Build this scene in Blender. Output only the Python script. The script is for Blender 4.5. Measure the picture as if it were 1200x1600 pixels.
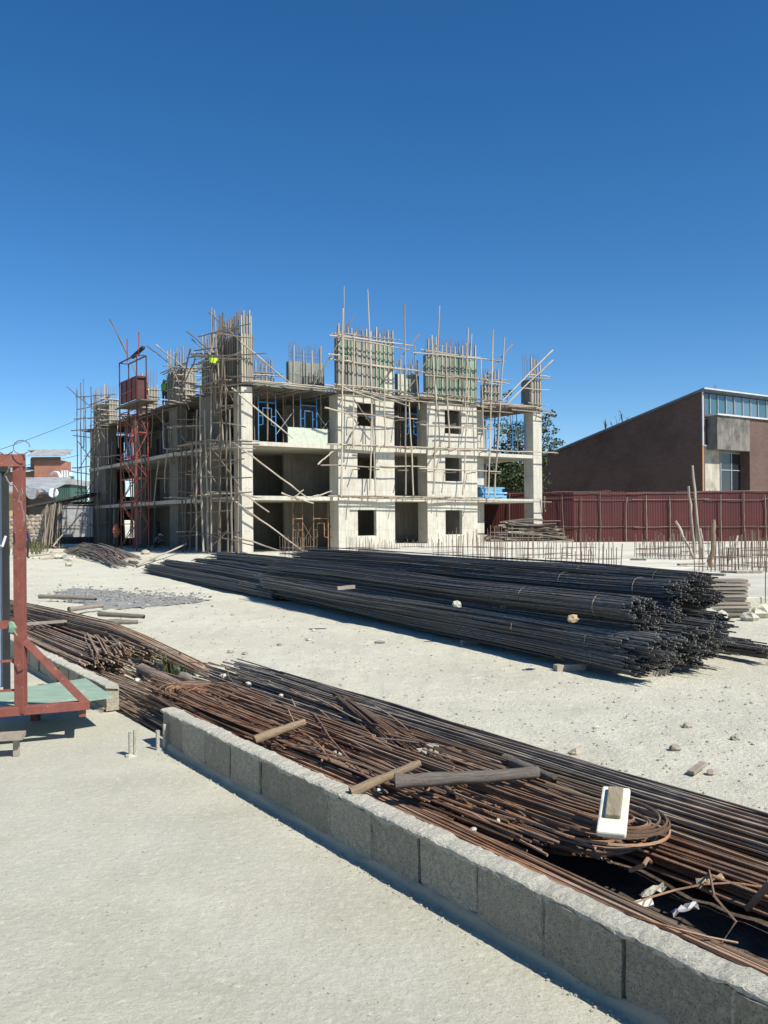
import bpy, math, random
from mathutils import Vector, Matrix, Quaternion
R = math.radians
V = Vector
for o in list(bpy.data.objects): bpy.data.objects.remove(o)
scene = bpy.context.scene
COL = scene.collection
# ------------------------------------------------------------------ camera
FPX, EYE, HOR, ROLL = 1380.0, 1.6, 18.0, 0.00785     # focal length in photo pixels, eye height, horizon offset, roll
cam_d = bpy.data.cameras.new('camera'); cam = bpy.data.objects.new('camera', cam_d); COL.objects.link(cam)
cam_d.sensor_fit = 'VERTICAL'; cam_d.sensor_height = 36; cam_d.sensor_width = 27
cam_d.lens = 36 * FPX / 1600; cam_d.shift_y = HOR / 1600
cam_d.clip_start = 0.05; cam_d.clip_end = 3000
cam.matrix_world = Matrix.Translation((0, 0, EYE)) @ Matrix.Rotation(R(90), 4, 'X') @ Matrix.Rotation(-ROLL, 4, 'Z')
scene.camera = cam
scene.render.resolution_x = 768; scene.render.resolution_y = 1024
# ------------------------------------------------------------------ world, sun, exposure
SUN_H = V((0.75, -0.661)); SUN_EL = R(47)
world = bpy.data.worlds.new('World'); scene.world = world; world.use_nodes = True
wn = world.node_tree; wn.nodes.clear()
sky = wn.nodes.new('ShaderNodeTexSky'); sky.sky_type = 'NISHITA'; sky.sun_disc = False
sky.sun_elevation = SUN_EL; sky.sun_rotation = math.atan2(SUN_H.x, SUN_H.y)
sky.altitude = 2300; sky.air_density = 1.0; sky.dust_density = 0.7; sky.ozone_density = 2.5
bg = wn.nodes.new('ShaderNodeBackground'); bg.inputs[1].default_value = 0.10
wo = wn.nodes.new('ShaderNodeOutputWorld')
hs = wn.nodes.new('ShaderNodeHueSaturation'); hs.inputs['Saturation'].default_value = 1.31
wn.links.new(sky.outputs[0], hs.inputs['Color']); wn.links.new(hs.outputs[0], bg.inputs[0]); wn.links.new(bg.outputs[0], wo.inputs[0])
sun_d = bpy.data.lights.new('sun', 'SUN'); sun_d.energy = 4.75; sun_d.angle = R(0.53); sun_d.color = (1, 0.945, 0.835)
sun = bpy.data.objects.new('sun', sun_d); COL.objects.link(sun)
sdir = V((SUN_H.x*math.cos(SUN_EL), SUN_H.y*math.cos(SUN_EL), math.sin(SUN_EL)))
sun.rotation_mode = 'QUATERNION'; sun.rotation_quaternion = sdir.to_track_quat('Z', 'Y'); sun.location = sdir*120
vs = scene.view_settings
vs.view_transform = 'Standard'; vs.look = 'None'; vs.gamma = 1; vs.exposure = 0.46; vs.use_curve_mapping = False
scene.render.engine = 'CYCLES'
# ------------------------------------------------------------------ photo pixel -> place helpers
def ray(px, py):
    dx, dy = px-600, py-800
    return V(((dx-ROLL*dy)/FPX, 1.0, -((dy+ROLL*dx)-HOR)/FPX))
EYEP = V((0, 0, EYE))
def W(px, py, Y): return EYEP + ray(px, py)*Y
def Gp(px, py, h=0.0):
    r = ray(px, py); return EYEP + r*((h-EYE)/r.z)
def on_plane(px, py, O, n):
    r = ray(px, py); return EYEP + r*((O-EYEP).dot(n)/r.dot(n))
# ------------------------------------------------------------------ materials
def mat(name, c1, c2=None, rough=0.85, scale=3.0, detail=6, bump=0.0, bscale=40.0, metal=0.0, c3=None, s3=0.4,
        rnd=0.0, stretch=None, speck=None, sps=60, speck2=None, sps2=20, spr=(.60, .68), lo=0.35, hi=0.65, spec=None, amt3=(0.45, 0.65), bdist=0.01, bdet=6, tone=False, streak=None, sts=(1.2, .10, 1), strot=.5, joints=None):
    m = bpy.data.materials.new(name); m.use_nodes = True
    nt = m.node_tree; N = nt.nodes; L = nt.links; b = N['Principled BSDF']
    b.inputs['Roughness'].default_value = rough; b.inputs['Metallic'].default_value = metal
    if spec is not None: b.inputs['Specular IOR Level'].default_value = spec
    tc = N.new('ShaderNodeTexCoord'); vec = tc.outputs['Object']
    if stretch:
        mp = N.new('ShaderNodeMapping'); mp.inputs['Scale'].default_value = stretch
        L.new(vec, mp.inputs[0]); svec = mp.outputs[0]
    else: svec = vec
    nz = N.new('ShaderNodeTexNoise'); nz.inputs['Scale'].default_value = scale; nz.inputs['Detail'].default_value = detail
    nz.inputs['Roughness'].default_value = 0.65
    L.new(svec, nz.inputs['Vector'])
    def ramp(src, a, bb, ca, cb):
        r = N.new('ShaderNodeValToRGB'); r.color_ramp.elements[0].position = a; r.color_ramp.elements[1].position = bb
        r.color_ramp.elements[0].color = (*ca, 1); r.color_ramp.elements[1].color = (*cb, 1); L.new(src, r.inputs[0]); return r.outputs[0]
    col = ramp(nz.outputs[0], lo, hi, c1, c2 or c1)
    def mix(fac, a, bcol, mode='MIX'):
        x = N.new('ShaderNodeMix'); x.data_type = 'RGBA'; x.blend_type = mode
        if isinstance(fac, float): x.inputs[0].default_value = fac
        else: L.new(fac, x.inputs[0])
        L.new(a, x.inputs[6])
        if isinstance(bcol, tuple): x.inputs[7].default_value = (*bcol, 1)
        else: L.new(bcol, x.inputs[7])
        return x.outputs[2]
    if c3:
        n3 = N.new('ShaderNodeTexNoise'); n3.inputs['Scale'].default_value = s3; n3.inputs['Detail'].default_value = 8
        n3.inputs['Roughness'].default_value = 0.7
        L.new(vec, n3.inputs['Vector'])
        f = ramp(n3.outputs[0], amt3[0], amt3[1], (0, 0, 0), (1, 1, 1))
        col = mix(f, col, c3)
    if speck:
        v = N.new('ShaderNodeTexNoise'); v.inputs['Scale'].default_value = sps; v.inputs['Detail'].default_value = 3
        L.new(vec, v.inputs['Vector'])
        f = ramp(v.outputs[0], spr[0], spr[1], (0, 0, 0), (1, 1, 1))
        col = mix(f, col, speck)
    if speck2:
        v = N.new('ShaderNodeTexNoise'); v.inputs['Scale'].default_value = sps2; v.inputs['Detail'].default_value = 5; v.inputs['Roughness'].default_value = .75
        L.new(vec, v.inputs['Vector'])
        f = ramp(v.outputs[0], 0.52, 0.72, (0, 0, 0), (1, 1, 1))
        col = mix(f, col, speck2)
    if streak:
        mp2 = N.new('ShaderNodeMapping'); mp2.inputs['Scale'].default_value = sts; mp2.inputs['Rotation'].default_value = (0, 0, strot)
        L.new(vec, mp2.inputs[0]); v = N.new('ShaderNodeTexNoise'); v.inputs['Scale'].default_value = 6; v.inputs['Detail'].default_value = 9; v.inputs['Roughness'].default_value = .7; v.inputs['Distortion'].default_value = .4
        L.new(mp2.outputs[0], v.inputs['Vector']); f = ramp(v.outputs[0], .53, .75, (0, 0, 0), (.55, .55, .55)); col = mix(f, col, streak)
    if joints:
        ang, jc = joints
        mp3 = N.new('ShaderNodeMapping'); mp3.inputs['Rotation'].default_value = (0, 0, -ang); L.new(vec, mp3.inputs[0])
        sp3 = N.new('ShaderNodeSeparateXYZ'); L.new(mp3.outputs[0], sp3.inputs[0]); cb = N.new('ShaderNodeCombineXYZ'); L.new(sp3.outputs[0], cb.inputs[0]); L.new(sp3.outputs[2], cb.inputs[1])
        bt = N.new('ShaderNodeTexBrick'); L.new(cb.outputs[0], bt.inputs['Vector']); bt.offset = 0
        bt.inputs['Scale'].default_value = 1; bt.inputs['Brick Width'].default_value = .62; bt.inputs['Row Height'].default_value = 1.22; bt.inputs['Mortar Size'].default_value = .014; bt.inputs['Mortar Smooth'].default_value = .6
        bt.inputs['Color1'].default_value = (1, 1, 1, 1); bt.inputs['Color2'].default_value = (.86, .86, .85, 1); bt.inputs['Mortar'].default_value = (*jc, 1)
        col = mix(.8, col, bt.outputs[0], 'MULTIPLY')
    if rnd:
        oi = N.new('ShaderNodeObjectInfo')
        mr = N.new('ShaderNodeMapRange'); mr.inputs[3].default_value = 1-rnd; mr.inputs[4].default_value = 1+rnd
        L.new(oi.outputs['Random'], mr.inputs[0])
        h = N.new('ShaderNodeHueSaturation'); L.new(mr.outputs[0], h.inputs['Value']); L.new(col, h.inputs['Color']); col = h.outputs[0]
    if tone:
        at = N.new('ShaderNodeAttribute'); at.attribute_name = 'tone'
        h = N.new('ShaderNodeHueSaturation'); L.new(at.outputs['Fac'], h.inputs['Value']); L.new(col, h.inputs['Color']); col = h.outputs[0]
    L.new(col, b.inputs['Base Color'])
    if bump:
        bn = N.new('ShaderNodeTexNoise'); bn.inputs['Scale'].default_value = bscale; bn.inputs['Detail'].default_value = bdet; bn.inputs['Roughness'].default_value = .72 if bdet > 6 else .5
        L.new(svec if stretch else vec, bn.inputs['Vector'])
        bp = N.new('ShaderNodeBump'); bp.inputs['Strength'].default_value = bump; bp.inputs['Distance'].default_value = bdist
        L.new(bn.outputs[0], bp.inputs['Height']); L.new(bp.outputs[0], b.inputs['Normal'])
    return m
M = {}
M['ground'] = mat('ground', (.53, .51, .40), (.65, .63, .515), .95, 1.2, 12, .9, 26, c3=(.44, .42, .33), s3=.3, amt3=(.48, .72), speck=(.42, .40, .32), sps=34, speck2=(.70, .68, .57), sps2=7, bdist=.035, bdet=12, streak=(.43, .415, .335), sts=(1, .07, 1), strot=.46)
M['slab'] = mat('slab', (.40, .385, .30), (.53, .515, .42), .95, 1.5, 15, .7, 26, c3=(.44, .435, .365), s3=.6, speck=(.33, .32, .25), sps=120, speck2=(.57, .555, .465), sps2=22, bdist=.022, spr=(.57, .68), bdet=13, streak=(.38, .375, .31), sts=(1.6, .16, 1), strot=-.45)
M['pad'] = mat('pad', (.53, .515, .43), (.68, .66, .56), .95, 1.2, 8, .5, 20, c3=(.42, .40, .33), s3=.2, bdist=.02)
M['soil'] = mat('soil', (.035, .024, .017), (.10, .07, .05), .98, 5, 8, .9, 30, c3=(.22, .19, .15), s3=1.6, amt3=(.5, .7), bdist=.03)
M['gravel'] = mat('gravel', (.17, .17, .16), (.33, .33, .31), .95, 9, 8, 1, 30, bdist=.03)
M['block'] = mat('block', (.30, .265, .20), (.52, .48, .375), .97, 45, 10, 1.0, 60, c3=(.38, .34, .26), s3=4, rnd=.2, speck=(.19, .165, .122), sps=150, bdist=.018, spr=(.55, .65), bdet=12, streak=(.27, .24, .18), sts=(2, 2, .4))
M['fillet'] = mat('fillet_mortar', (.36, .325, .24), (.48, .44, .335), .96, 12, 10, .8, 40, c3=(.33, .30, .23), s3=3, bdist=.012, bdet=10)
M['mortar'] = mat('mortar', (.40, .38, .305), (.64, .615, .52), .97, 90, 8, 1.0, 70, c3=(.44, .42, .345), s3=3, bdist=.014, speck=(.26, .245, .195), sps=150, spr=(.56, .66), bdet=12)
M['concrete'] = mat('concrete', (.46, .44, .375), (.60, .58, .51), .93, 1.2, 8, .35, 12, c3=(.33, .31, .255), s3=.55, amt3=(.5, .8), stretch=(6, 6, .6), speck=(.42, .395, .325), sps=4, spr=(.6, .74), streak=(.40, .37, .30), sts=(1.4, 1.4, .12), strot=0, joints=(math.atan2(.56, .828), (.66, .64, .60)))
M['concrete_shade'] = mat('concrete_raw_shaded', (.13, .118, .095), (.20, .185, .155), .93, .9, 8, .3, 10, c3=(.11, .10, .08), s3=.4, stretch=(6, 6, .6))  # unpainted concrete, darkened: shade of left wing and interior put into colour
M['rust'] = mat('rust', (.10, .052, .03), (.32, .17, .092), .8, 7, 7, .4, 160, c3=(.23, .17, .12), s3=1.3, metal=.05, lo=.3, hi=.7, tone=True)
M['rust_grey'] = mat('rust_grey', (.13, .108, .085), (.30, .255, .20), .62, 6, 7, .3, 160, c3=(.25, .14, .075), s3=.9, metal=.1, amt3=(.5, .7), tone=True)
M['rust_pale'] = mat('rust_pale', (.16, .115, .08), (.38, .29, .205), .8, 6, 7, .3, 160, c3=(.30, .17, .095), s3=1.1, amt3=(.5, .7), tone=True)
M['steel'] = mat('steel', (.05, .05, .048), (.17, .168, .16), .72, 14, 6, .2, 120, metal=.1, c3=(.12, .10, .082), s3=1.5, stretch=(1.6, .5, 5), tone=True)
M['starter'] = mat('starter_steel', (.13, .09, .065), (.22, .17, .13), .8, 5, 4, metal=.2)
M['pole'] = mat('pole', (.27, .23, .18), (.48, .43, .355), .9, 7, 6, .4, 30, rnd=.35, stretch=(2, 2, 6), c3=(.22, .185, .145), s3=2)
M['pole_dark'] = mat('pole_weathered_shaded', (.13, .105, .08), (.24, .20, .16), .9, 7, 6, .4, 30, rnd=.3, stretch=(2, 2, 6))  # weathered poles; on the left side also shade put into the colour
M['timber'] = mat('timber', (.30, .255, .20), (.48, .425, .34), .9, 5, 6, .3, 30, rnd=.25, c3=(.22, .185, .15), s3=3)
M['log'] = mat('log', (.26, .18, .10), (.40, .30, .19), .88, 14, 6, .7, 50, rnd=.2, c3=(.17, .13, .10), s3=6)
M['log_grey'] = mat('log_grey', (.20, .17, .14), (.34, .30, .25), .92, 14, 6, .8, 50, rnd=.25, c3=(.14, .12, .10), s3=6)
M['ply_green'] = mat('ply_green', (.10, .19, .13), (.18, .27, .20), .85, 3, 7, .2, 20, rnd=.25, c3=(.20, .215, .18), s3=2, amt3=(.5, .66))
M['ply_grey'] = mat('ply_grey', (.15, .16, .15), (.25, .255, .23), .88, 3, 7, .2, 20, rnd=.25, c3=(.16, .20, .18), s3=2)
M['ply_pale'] = mat('ply_pale', (.42, .50, .42), (.56, .60, .50), .85, 3, 7, .2, 20, c3=(.36, .36, .30), s3=3)
M['green_board'] = mat('green_board', (.20, .30, .22), (.30, .39, .30), .75, 4, 8, .2, 30, c3=(.48, .49, .42), s3=3.5, amt3=(.56, .68), stretch=(1, 5, 1))
M['red_steel'] = mat('red_steel', (.17, .05, .036), (.25, .08, .058), .62, 6, 8, .25, 60, c3=(.09, .04, .027), s3=7, amt3=(.54, .66), speck=(.30, .19, .15), sps=45, spr=(.66, .70), bdet=10)
M['hoist_red'] = mat('hoist_red', (.30, .05, .035), (.40, .08, .05), .6, 3, 6, c3=(.16, .05, .035), s3=1.5)
M['hoist_dark'] = mat('hoist_maroon', (.075, .02, .022), (.12, .032, .032), .6, 3, 6, c3=(.06, .022, .02), s3=1.5)
M['booth'] = mat('booth_blue', (.30, .36, .44), (.38, .44, .52), .6, 3, 6, c3=(.26, .28, .30), s3=3)
M['blue'] = mat('blue_paint', (.03, .17, .42), (.06, .26, .55), .5, 4, 5, c3=(.10, .15, .22), s3=3, amt3=(.55, .7))
M['cyan'] = mat('blue_sheet', (.10, .33, .58), (.22, .46, .68), .6, 3, 5, rnd=.3)
M['fence_red'] = mat('fence_red', (.074, .013, .013), (.096, .018, .017), .7, 1.2, 6, rnd=.16, c3=(.06, .016, .015), s3=.8)
M['fence_dark'] = mat('fence_maroon', (.055, .011, .012), (.08, .016, .016), .55, 1.2, 6, rnd=.1)
M['brown'] = mat('brown_brick', (.098, .062, .052), (.128, .082, .068), .92, 1.5, 8, .3, 12, c3=(.075, .045, .038), s3=.25, stretch=(1, 1, 4))
M['roof_blue'] = mat('roof_metal', (.09, .11, .14), (.14, .16, .19), .5, 2, 5)
M['white_trim'] = mat('white_trim', (.44, .455, .46), (.56, .57, .57), .6, 2, 5)
M['stained'] = mat('stained_concrete', (.12, .113, .10), (.22, .21, .19), .93, 1.2, 8, .3, 12, c3=(.05, .046, .042), s3=.6, stretch=(5, 5, .5))
M['pilaster'] = mat('pilaster_concrete', (.36, .335, .27), (.50, .47, .40), .93, 1.2, 8, .3, 12, c3=(.22, .20, .165), s3=.8, stretch=(3, 3, .6))
M['orange_paint'] = mat('orange_paint', (.45, .20, .08), (.55, .26, .11), .7, 3)
M['frame_grey'] = mat('frame_grey', (.22, .25, .27), (.32, .35, .37), .6, 3)
M['brick_red'] = mat('brick_red', (.30, .13, .09), (.40, .19, .13), .92, 3, 8, .2, 20, c3=(.25, .13, .10), s3=.5)
M['yellow_wall'] = mat('ochre_plaster', (.42, .30, .15), (.52, .39, .21), .9, 2)
M['tin'] = mat('tin_sheet', (.30, .31, .31), (.46, .47, .47), .6, 1.5, 6, metal=.2, c3=(.25, .19, .15), s3=.6, amt3=(.55, .75), rnd=.1)
M['green_wall'] = mat('green_wall', (.04, .10, .085), (.06, .135, .11), .8, 2)
M['white'] = mat('white_paint', (.68, .69, .70), (.80, .80, .80), .6, 2)
M['stone'] = mat('rubble_stone', (.24, .20, .15), (.40, .35, .28), .95, 4, 7, .6, 9, rnd=.3)
M['pale_stone'] = mat('pale_stone', (.36, .34, .27), (.54, .52, .44), .95, 9, 7, .8, 30, rnd=.25)
M['dark_thatch'] = mat('shade_net', (.03, .032, .03), (.06, .06, .055), .95, 4)
M['foam'] = mat('foam_white', (.66, .64, .52), (.78, .76, .64), .7, 8, 5, .1, 60, c3=(.55, .52, .42), s3=9)
M['float_wood'] = mat('float_wood', (.20, .165, .11), (.30, .26, .18), .9, 10, 6, .5, 60, stretch=(4, 1, 1))
M['leaf'] = mat('leaf', (.035, .055, .020), (.085, .115, .042), .7, 2.5, 4)
M['leaf_dry'] = mat('leaf_dry', (.08, .085, .03), (.16, .16, .07), .8, 2.5, 4)
M['bark'] = mat('bark', (.10, .08, .06), (.18, .15, .12), .95, 6, 6, .5, 20)
M['black'] = mat('black_rubber', (.02, .02, .02), (.035, .035, .035), .8, 4)
M['bag'] = mat('cement_bag', (.34, .24, .13), (.48, .38, .24), .9, 9, 6, .5, 30)
M['wire'] = mat('wire_steel', (.18, .15, .13), (.28, .24, .20), .6, 6, metal=.3)
M['red_text'] = mat('red_letters', (.5, .04, .04), None, .6)
M['skin'] = mat('skin', (.10, .055, .035), (.13, .07, .045), .6, 3)
M['vest'] = mat('vest_lime', (.50, .78, .03), (.58, .85, .06), .7, 5)
M['vest_green'] = mat('vest_green', (.16, .36, .08), (.22, .42, .10), .7, 5)
M['orange'] = mat('orange_net', (.34, .10, .05), (.42, .14, .06), .7, 5)
def glass(name, c):
    m = bpy.data.materials.new(name); m.use_nodes = True; b = m.node_tree.nodes['Principled BSDF']
    b.inputs['Base Color'].default_value = (*c, 1); b.inputs['Roughness'].default_value = .12; b.inputs['Specular IOR Level'].default_value = .8
    return m
M['glass_blue'] = glass('pane_blue', (.10, .17, .22)); M['glass_dark'] = glass('pane_dark', (.025, .03, .035))
M['glass_teal'] = glass('pane_teal', (.05, .12, .15))
# ------------------------------------------------------------------ object helpers
def tag(o, label=None, cat=None, group=None, kind=None):
    if label: o['label'] = label
    if cat: o['category'] = cat
    if group: o['group'] = group
    if kind: o['kind'] = kind
    return o
def thing(name, loc, label, cat, group=None):
    o = bpy.data.objects.new(name, None); COL.objects.link(o); o.location = loc; o.empty_display_size = .2
    return tag(o, label, cat, group)
def root_loc(p):
    while p.parent: p = p.parent
    return V(p.location)
TONE = random.Random(17)
class MB:
    def __init__(s): s.v = []; s.f = []; s.tn = []
    def quad(s, a, b, c, d):
        n = len(s.v); s.v += [V(a), V(b), V(c), V(d)]; s.f.append((n, n+1, n+2, n+3))
    def obox(s, O, a, b, c):                      # corner O and three edge vectors
        O, a, b, c = V(O), V(a), V(b), V(c)
        if a.cross(b).dot(c) < 0: a, b = b, a
        n = len(s.v)
        s.v += [O, O+a, O+a+b, O+b, O+c, O+a+c, O+a+b+c, O+b+c]
        s.f += [tuple(n+i for i in q) for q in ((3, 2, 1, 0), (4, 5, 6, 7), (0, 1, 5, 4), (1, 2, 6, 5), (2, 3, 7, 6), (3, 0, 4, 7))]
        return s
    def bar(s, p0, p1, w, h=None, up=(0, 0, 1)):  # rectangular bar, axis p0-p1
        p0, p1 = V(p0), V(p1); h = h or w; d = (p1-p0)
        sd = d.cross(V(up))
        if sd.length < 1e-5: sd = d.cross(V((1, 0, 0)))
        sd.normalize(); u = sd.cross(d).normalized()
        return s.obox(p0-sd*w/2-u*h/2, sd*w, u*h, d)
    def tube(s, pts, r, n=5, cap=True, r1=None):
        pts = [V(p) for p in pts]; k = len(pts); base = len(s.v); ref = V((0.13, 0.21, 1)).normalized()
        r1 = r if r1 is None else r1
        for i, p in enumerate(pts):
            t = (pts[min(i+1, k-1)]-pts[max(i-1, 0)]).normalized()
            a = t.cross(ref)
            if a.length < .05: a = t.cross(V((1, .1, 0)))
            a.normalize(); b = t.cross(a); rr = r+(r1-r)*i/(k-1)
            for j in range(n):
                q = 2*math.pi*j/n; s.v.append(p+a*(math.cos(q)*rr)+b*(math.sin(q)*rr))
        for i in range(k-1):
            for j in range(n):
                s.f.append((base+i*n+j, base+i*n+(j+1) % n, base+(i+1)*n+(j+1) % n, base+(i+1)*n+j))
        tv = TONE.choice((TONE.uniform(.45, .8), TONE.uniform(.8, 1.2), TONE.uniform(1.1, 1.7)))
        s.tn += [1.0]*(base-len(s.tn))+[tv]*(k*n)
        if cap:
            s.f.append(tuple(base+j for j in reversed(range(n)))); s.f.append(tuple(base+(k-1)*n+j for j in range(n)))
        return s
    def prism(s, poly, z0, z1):
        n = len(s.v); k = len(poly)
        a = sum(poly[i][0]*poly[(i+1) % k][1]-poly[(i+1) % k][0]*poly[i][1] for i in range(k))
        if a < 0: poly = poly[::-1]
        s.v += [V((p[0], p[1], z0)) for p in poly]+[V((p[0], p[1], z1)) for p in poly]
        s.f.append(tuple(n+i for i in reversed(range(k)))); s.f.append(tuple(n+k+i for i in range(k)))
        for i in range(k): s.f.append((n+i, n+(i+1) % k, n+k+(i+1) % k, n+k+i))
        return s
    def wall(s, O, u, Lg, z0, z1, t, holes=()):   # upright wall from O along u, thickness vector t, rectangular holes (a0,a1,z0,z1)
        O, u, t = V(O), V(u), V(t)
        xs = sorted({0, Lg, *[h[0] for h in holes], *[h[1] for h in holes]}); zs = sorted({z0, z1, *[h[2] for h in holes], *[h[3] for h in holes]})
        P = lambda a, z, k: V((O.x, O.y, 0))+u*a+t*k+V((0, 0, z))
        def solid(i, j):
            if i < 0 or j < 0 or i >= len(xs)-1 or j >= len(zs)-1: return False
            cx, cz = (xs[i]+xs[i+1])/2, (zs[j]+zs[j+1])/2
            return not any(h[0] < cx < h[1] and h[2] < cz < h[3] for h in holes)
        for i in range(len(xs)-1):
            for j in range(len(zs)-1):
                if not solid(i, j): continue
                a, b, c, d = xs[i], xs[i+1], zs[j], zs[j+1]
                s.quad(P(a, c, 0), P(b, c, 0), P(b, d, 0), P(a, d, 0)); s.quad(P(b, c, 1), P(a, c, 1), P(a, d, 1), P(b, d, 1))
                if not solid(i-1, j): s.quad(P(a, c, 1), P(a, c, 0), P(a, d, 0), P(a, d, 1))
                if not solid(i+1, j): s.quad(P(b, c, 0), P(b, c, 1), P(b, d, 1), P(b, d, 0))
                if not solid(i, j-1): s.quad(P(a, c, 1), P(b, c, 1), P(b, c, 0), P(a, c, 0))
                if not solid(i, j+1): s.quad(P(a, d, 0), P(b, d, 0), P(b, d, 1), P(a, d, 1))
        return s
    def rock(s, c, rx, ry, rz, rng, n=7, m=4):
        c = V(c); base = len(s.v); s.v.append(c+V((0, 0, rz)))
        for i in range(1, m):
            th = math.pi*i/m
            for j in range(n):
                ph = 2*math.pi*(j+rng.random()*.5)/n; k = rng.uniform(.72, 1.15)
                s.v.append(c+V((rx*math.sin(th)*math.cos(ph)*k, ry*math.sin(th)*math.sin(ph)*k, rz*math.cos(th)*k)))
        s.v.append(c-V((0, 0, rz*.8))); last = len(s.v)-1
        for j in range(n): s.f.append((base, base+1+j, base+1+(j+1) % n)); s.f.append((last, base+1+(m-2)*n+(j+1) % n, base+1+(m-2)*n+j))
        for i in range(m-2):
            for j in range(n):
                a = base+1+i*n; s.f.append((a+j, a+n+j, a+n+(j+1) % n, a+(j+1) % n))
        return s
    def mesh(s, name, off=V((0, 0, 0)), smooth=False):
        me = bpy.data.meshes.new(name); me.from_pydata([tuple(v-off) for v in s.v], [], s.f); me.update()
        if s.tn:
            at = me.attributes.new('tone', 'FLOAT', 'POINT'); at.data.foreach_set('value', s.tn+[1.0]*(len(s.v)-len(s.tn)))
        if smooth: me.polygons.foreach_set('use_smooth', [True]*len(me.polygons))
        return me
    def build(s, name, m, parent=None, smooth=False, loc=None, bevel=0):
        off = root_loc(parent) if parent else (V(loc) if loc is not None else V((0, 0, 0)))
        o = bpy.data.objects.new(name, s.mesh(name, off, smooth)); COL.objects.link(o)
        if parent: o.parent = parent
        elif loc is not None: o.location = loc
        for x in (m if isinstance(m, (list, tuple)) else [m]): o.data.materials.append(M[x] if isinstance(x, str) else x)
        if bevel:
            b = o.modifiers.new('bevel', 'BEVEL'); b.width = bevel; b.segments = 2; b.limit_method = 'ANGLE'
        return o
# shared rough-pole meshes: unit length, unit radius
POLES = {}
def pole_mesh(kind, k, amp=.8):
    key = (kind, k, amp)
    if key not in POLES:
        rng = random.Random(900+k); mb = MB(); n, rings = 7, 9; w = [V((0, 0))]
        for i in range(rings-1): w.append(w[-1]*.75+V((rng.uniform(-1, 1), rng.uniform(-1, 1)))*amp)
        for i in range(rings):
            t = i/(rings-1); rad = (1.1-.32*t)*rng.uniform(.9, 1.1)
            for j in range(n):
                q = 2*math.pi*j/n; mb.v.append(V((w[i].x+math.cos(q)*rad, w[i].y+math.sin(q)*rad, t)))
        for i in range(rings-1):
            for j in range(n): mb.f.append((i*n+j, i*n+(j+1) % n, (i+1)*n+(j+1) % n, (i+1)*n+j))
        mb.f.append(tuple(reversed(range(n)))); mb.f.append(tuple((rings-1)*n+j for j in range(n)))
        me = mb.mesh('rough_pole', smooth=True); me.materials.append(M[kind]); POLES[key] = me
    return POLES[key]
prng = random.Random(5)
def pole(p0, p1, r, parent=None, name='pole', kind='pole', amp=.8):
    p0, p1 = V(p0), V(p1); d = p1-p0
    o = bpy.data.objects.new(name, pole_mesh(kind, prng.randrange(8), amp)); COL.objects.link(o)
    off = root_loc(parent) if parent else V((0, 0, 0))
    if parent: o.parent = parent
    o.rotation_mode = 'QUATERNION'; o.rotation_quaternion = d.to_track_quat('Z', 'Y') @ Quaternion((0, 0, 1), prng.uniform(0, 6.28))
    o.location = p0-off; o.scale = (r, r, d.length)
    return o
BOXES = {}
def timber(p0, p1, w, h, parent, name='stud', kind='timber', up=(0, 0, 1)):
    if kind not in BOXES:
        me = MB().obox((-.5, -.5, 0), (1, 0, 0), (0, 1, 0), (0, 0, 1)).mesh('timber_piece'); me.materials.append(M[kind]); BOXES[kind] = me
    p0, p1 = V(p0), V(p1); d = p1-p0; z = d.normalized(); x = z.cross(V(up))
    if x.length < 1e-4: x = V((1, 0, 0))
    x.normalize(); y = z.cross(x)
    o = bpy.data.objects.new(name, BOXES[kind]); COL.objects.link(o); o.parent = parent
    o.rotation_mode = 'QUATERNION'; o.rotation_quaternion = Matrix((x, y, z)).transposed().to_quaternion()
    o.location = p0-root_loc(parent); o.scale = (w, h, d.length)
    return o
# ================================================================== SETTING
from mathutils import noise
GZ = -0.05
def gnoise(x, y):
    rx, ry = x+1.635, y-6.43; w = .827*rx+.562*ry; t = -.562*rx+.827*ry; d = 0.0
    if 1.5 < w < 7 and -6 < t < 26:
        for w0 in (2.35, 3.95, 3.1, 4.7):
            q = (w-w0-.22*math.sin(t*.33+w0)-.05*math.sin(t*1.3))/.12; sg = .5+.5*noise.noise(V((t*.5, w0, 3)))
            d += sg*(-.016*math.exp(-q*q)*(1+.5*math.sin(t*38+q*2))+.009*math.exp(-(abs(q)-1.6)**2*3))
    return d+.007*noise.noise(V((x*9, y*9, 2)))+base_relief(x, y)
def base_relief(x, y): return GZ + .022*noise.noise(V((x*.8, y*.8, 0)))+.012*noise.noise(V((x*3.1, y*3.1, 4)))+.05*noise.noise(V((x*.13, y*.13, 9)))*min(1, max(0, (y-9)/12))
mb = MB()
radii = [0.6]
while radii[-1] < 2600: radii.append(radii[-1]*(1.013 if radii[-1] < 28 else 1.05)+.004)
angs = [R(-33+66*i/260) for i in range(261)]
a = R(33)
while a < R(327-6): a += R(6); angs.append(a)
na = len(angs)
for r_ in radii:
    for a in angs:
        x, y = r_*math.sin(a), r_*math.cos(a)
        mb.v.append(V((x, y, gnoise(x, y) if r_ < 70 else GZ)))
c0 = len(mb.v); mb.v.append(V((0, 0, GZ)))
for i in range(len(radii)-1):
    for j in range(na): mb.f.append((i*na+j, i*na+(j+1) % na, (i+1)*na+(j+1) % na, (i+1)*na+j))
for j in range(na): mb.f.append((c0, (j+1) % na, j))
mb.f = [tuple(reversed(f)) for f in mb.f]
tag(mb.build('ground', 'ground', smooth=True), kind='structure')
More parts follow.
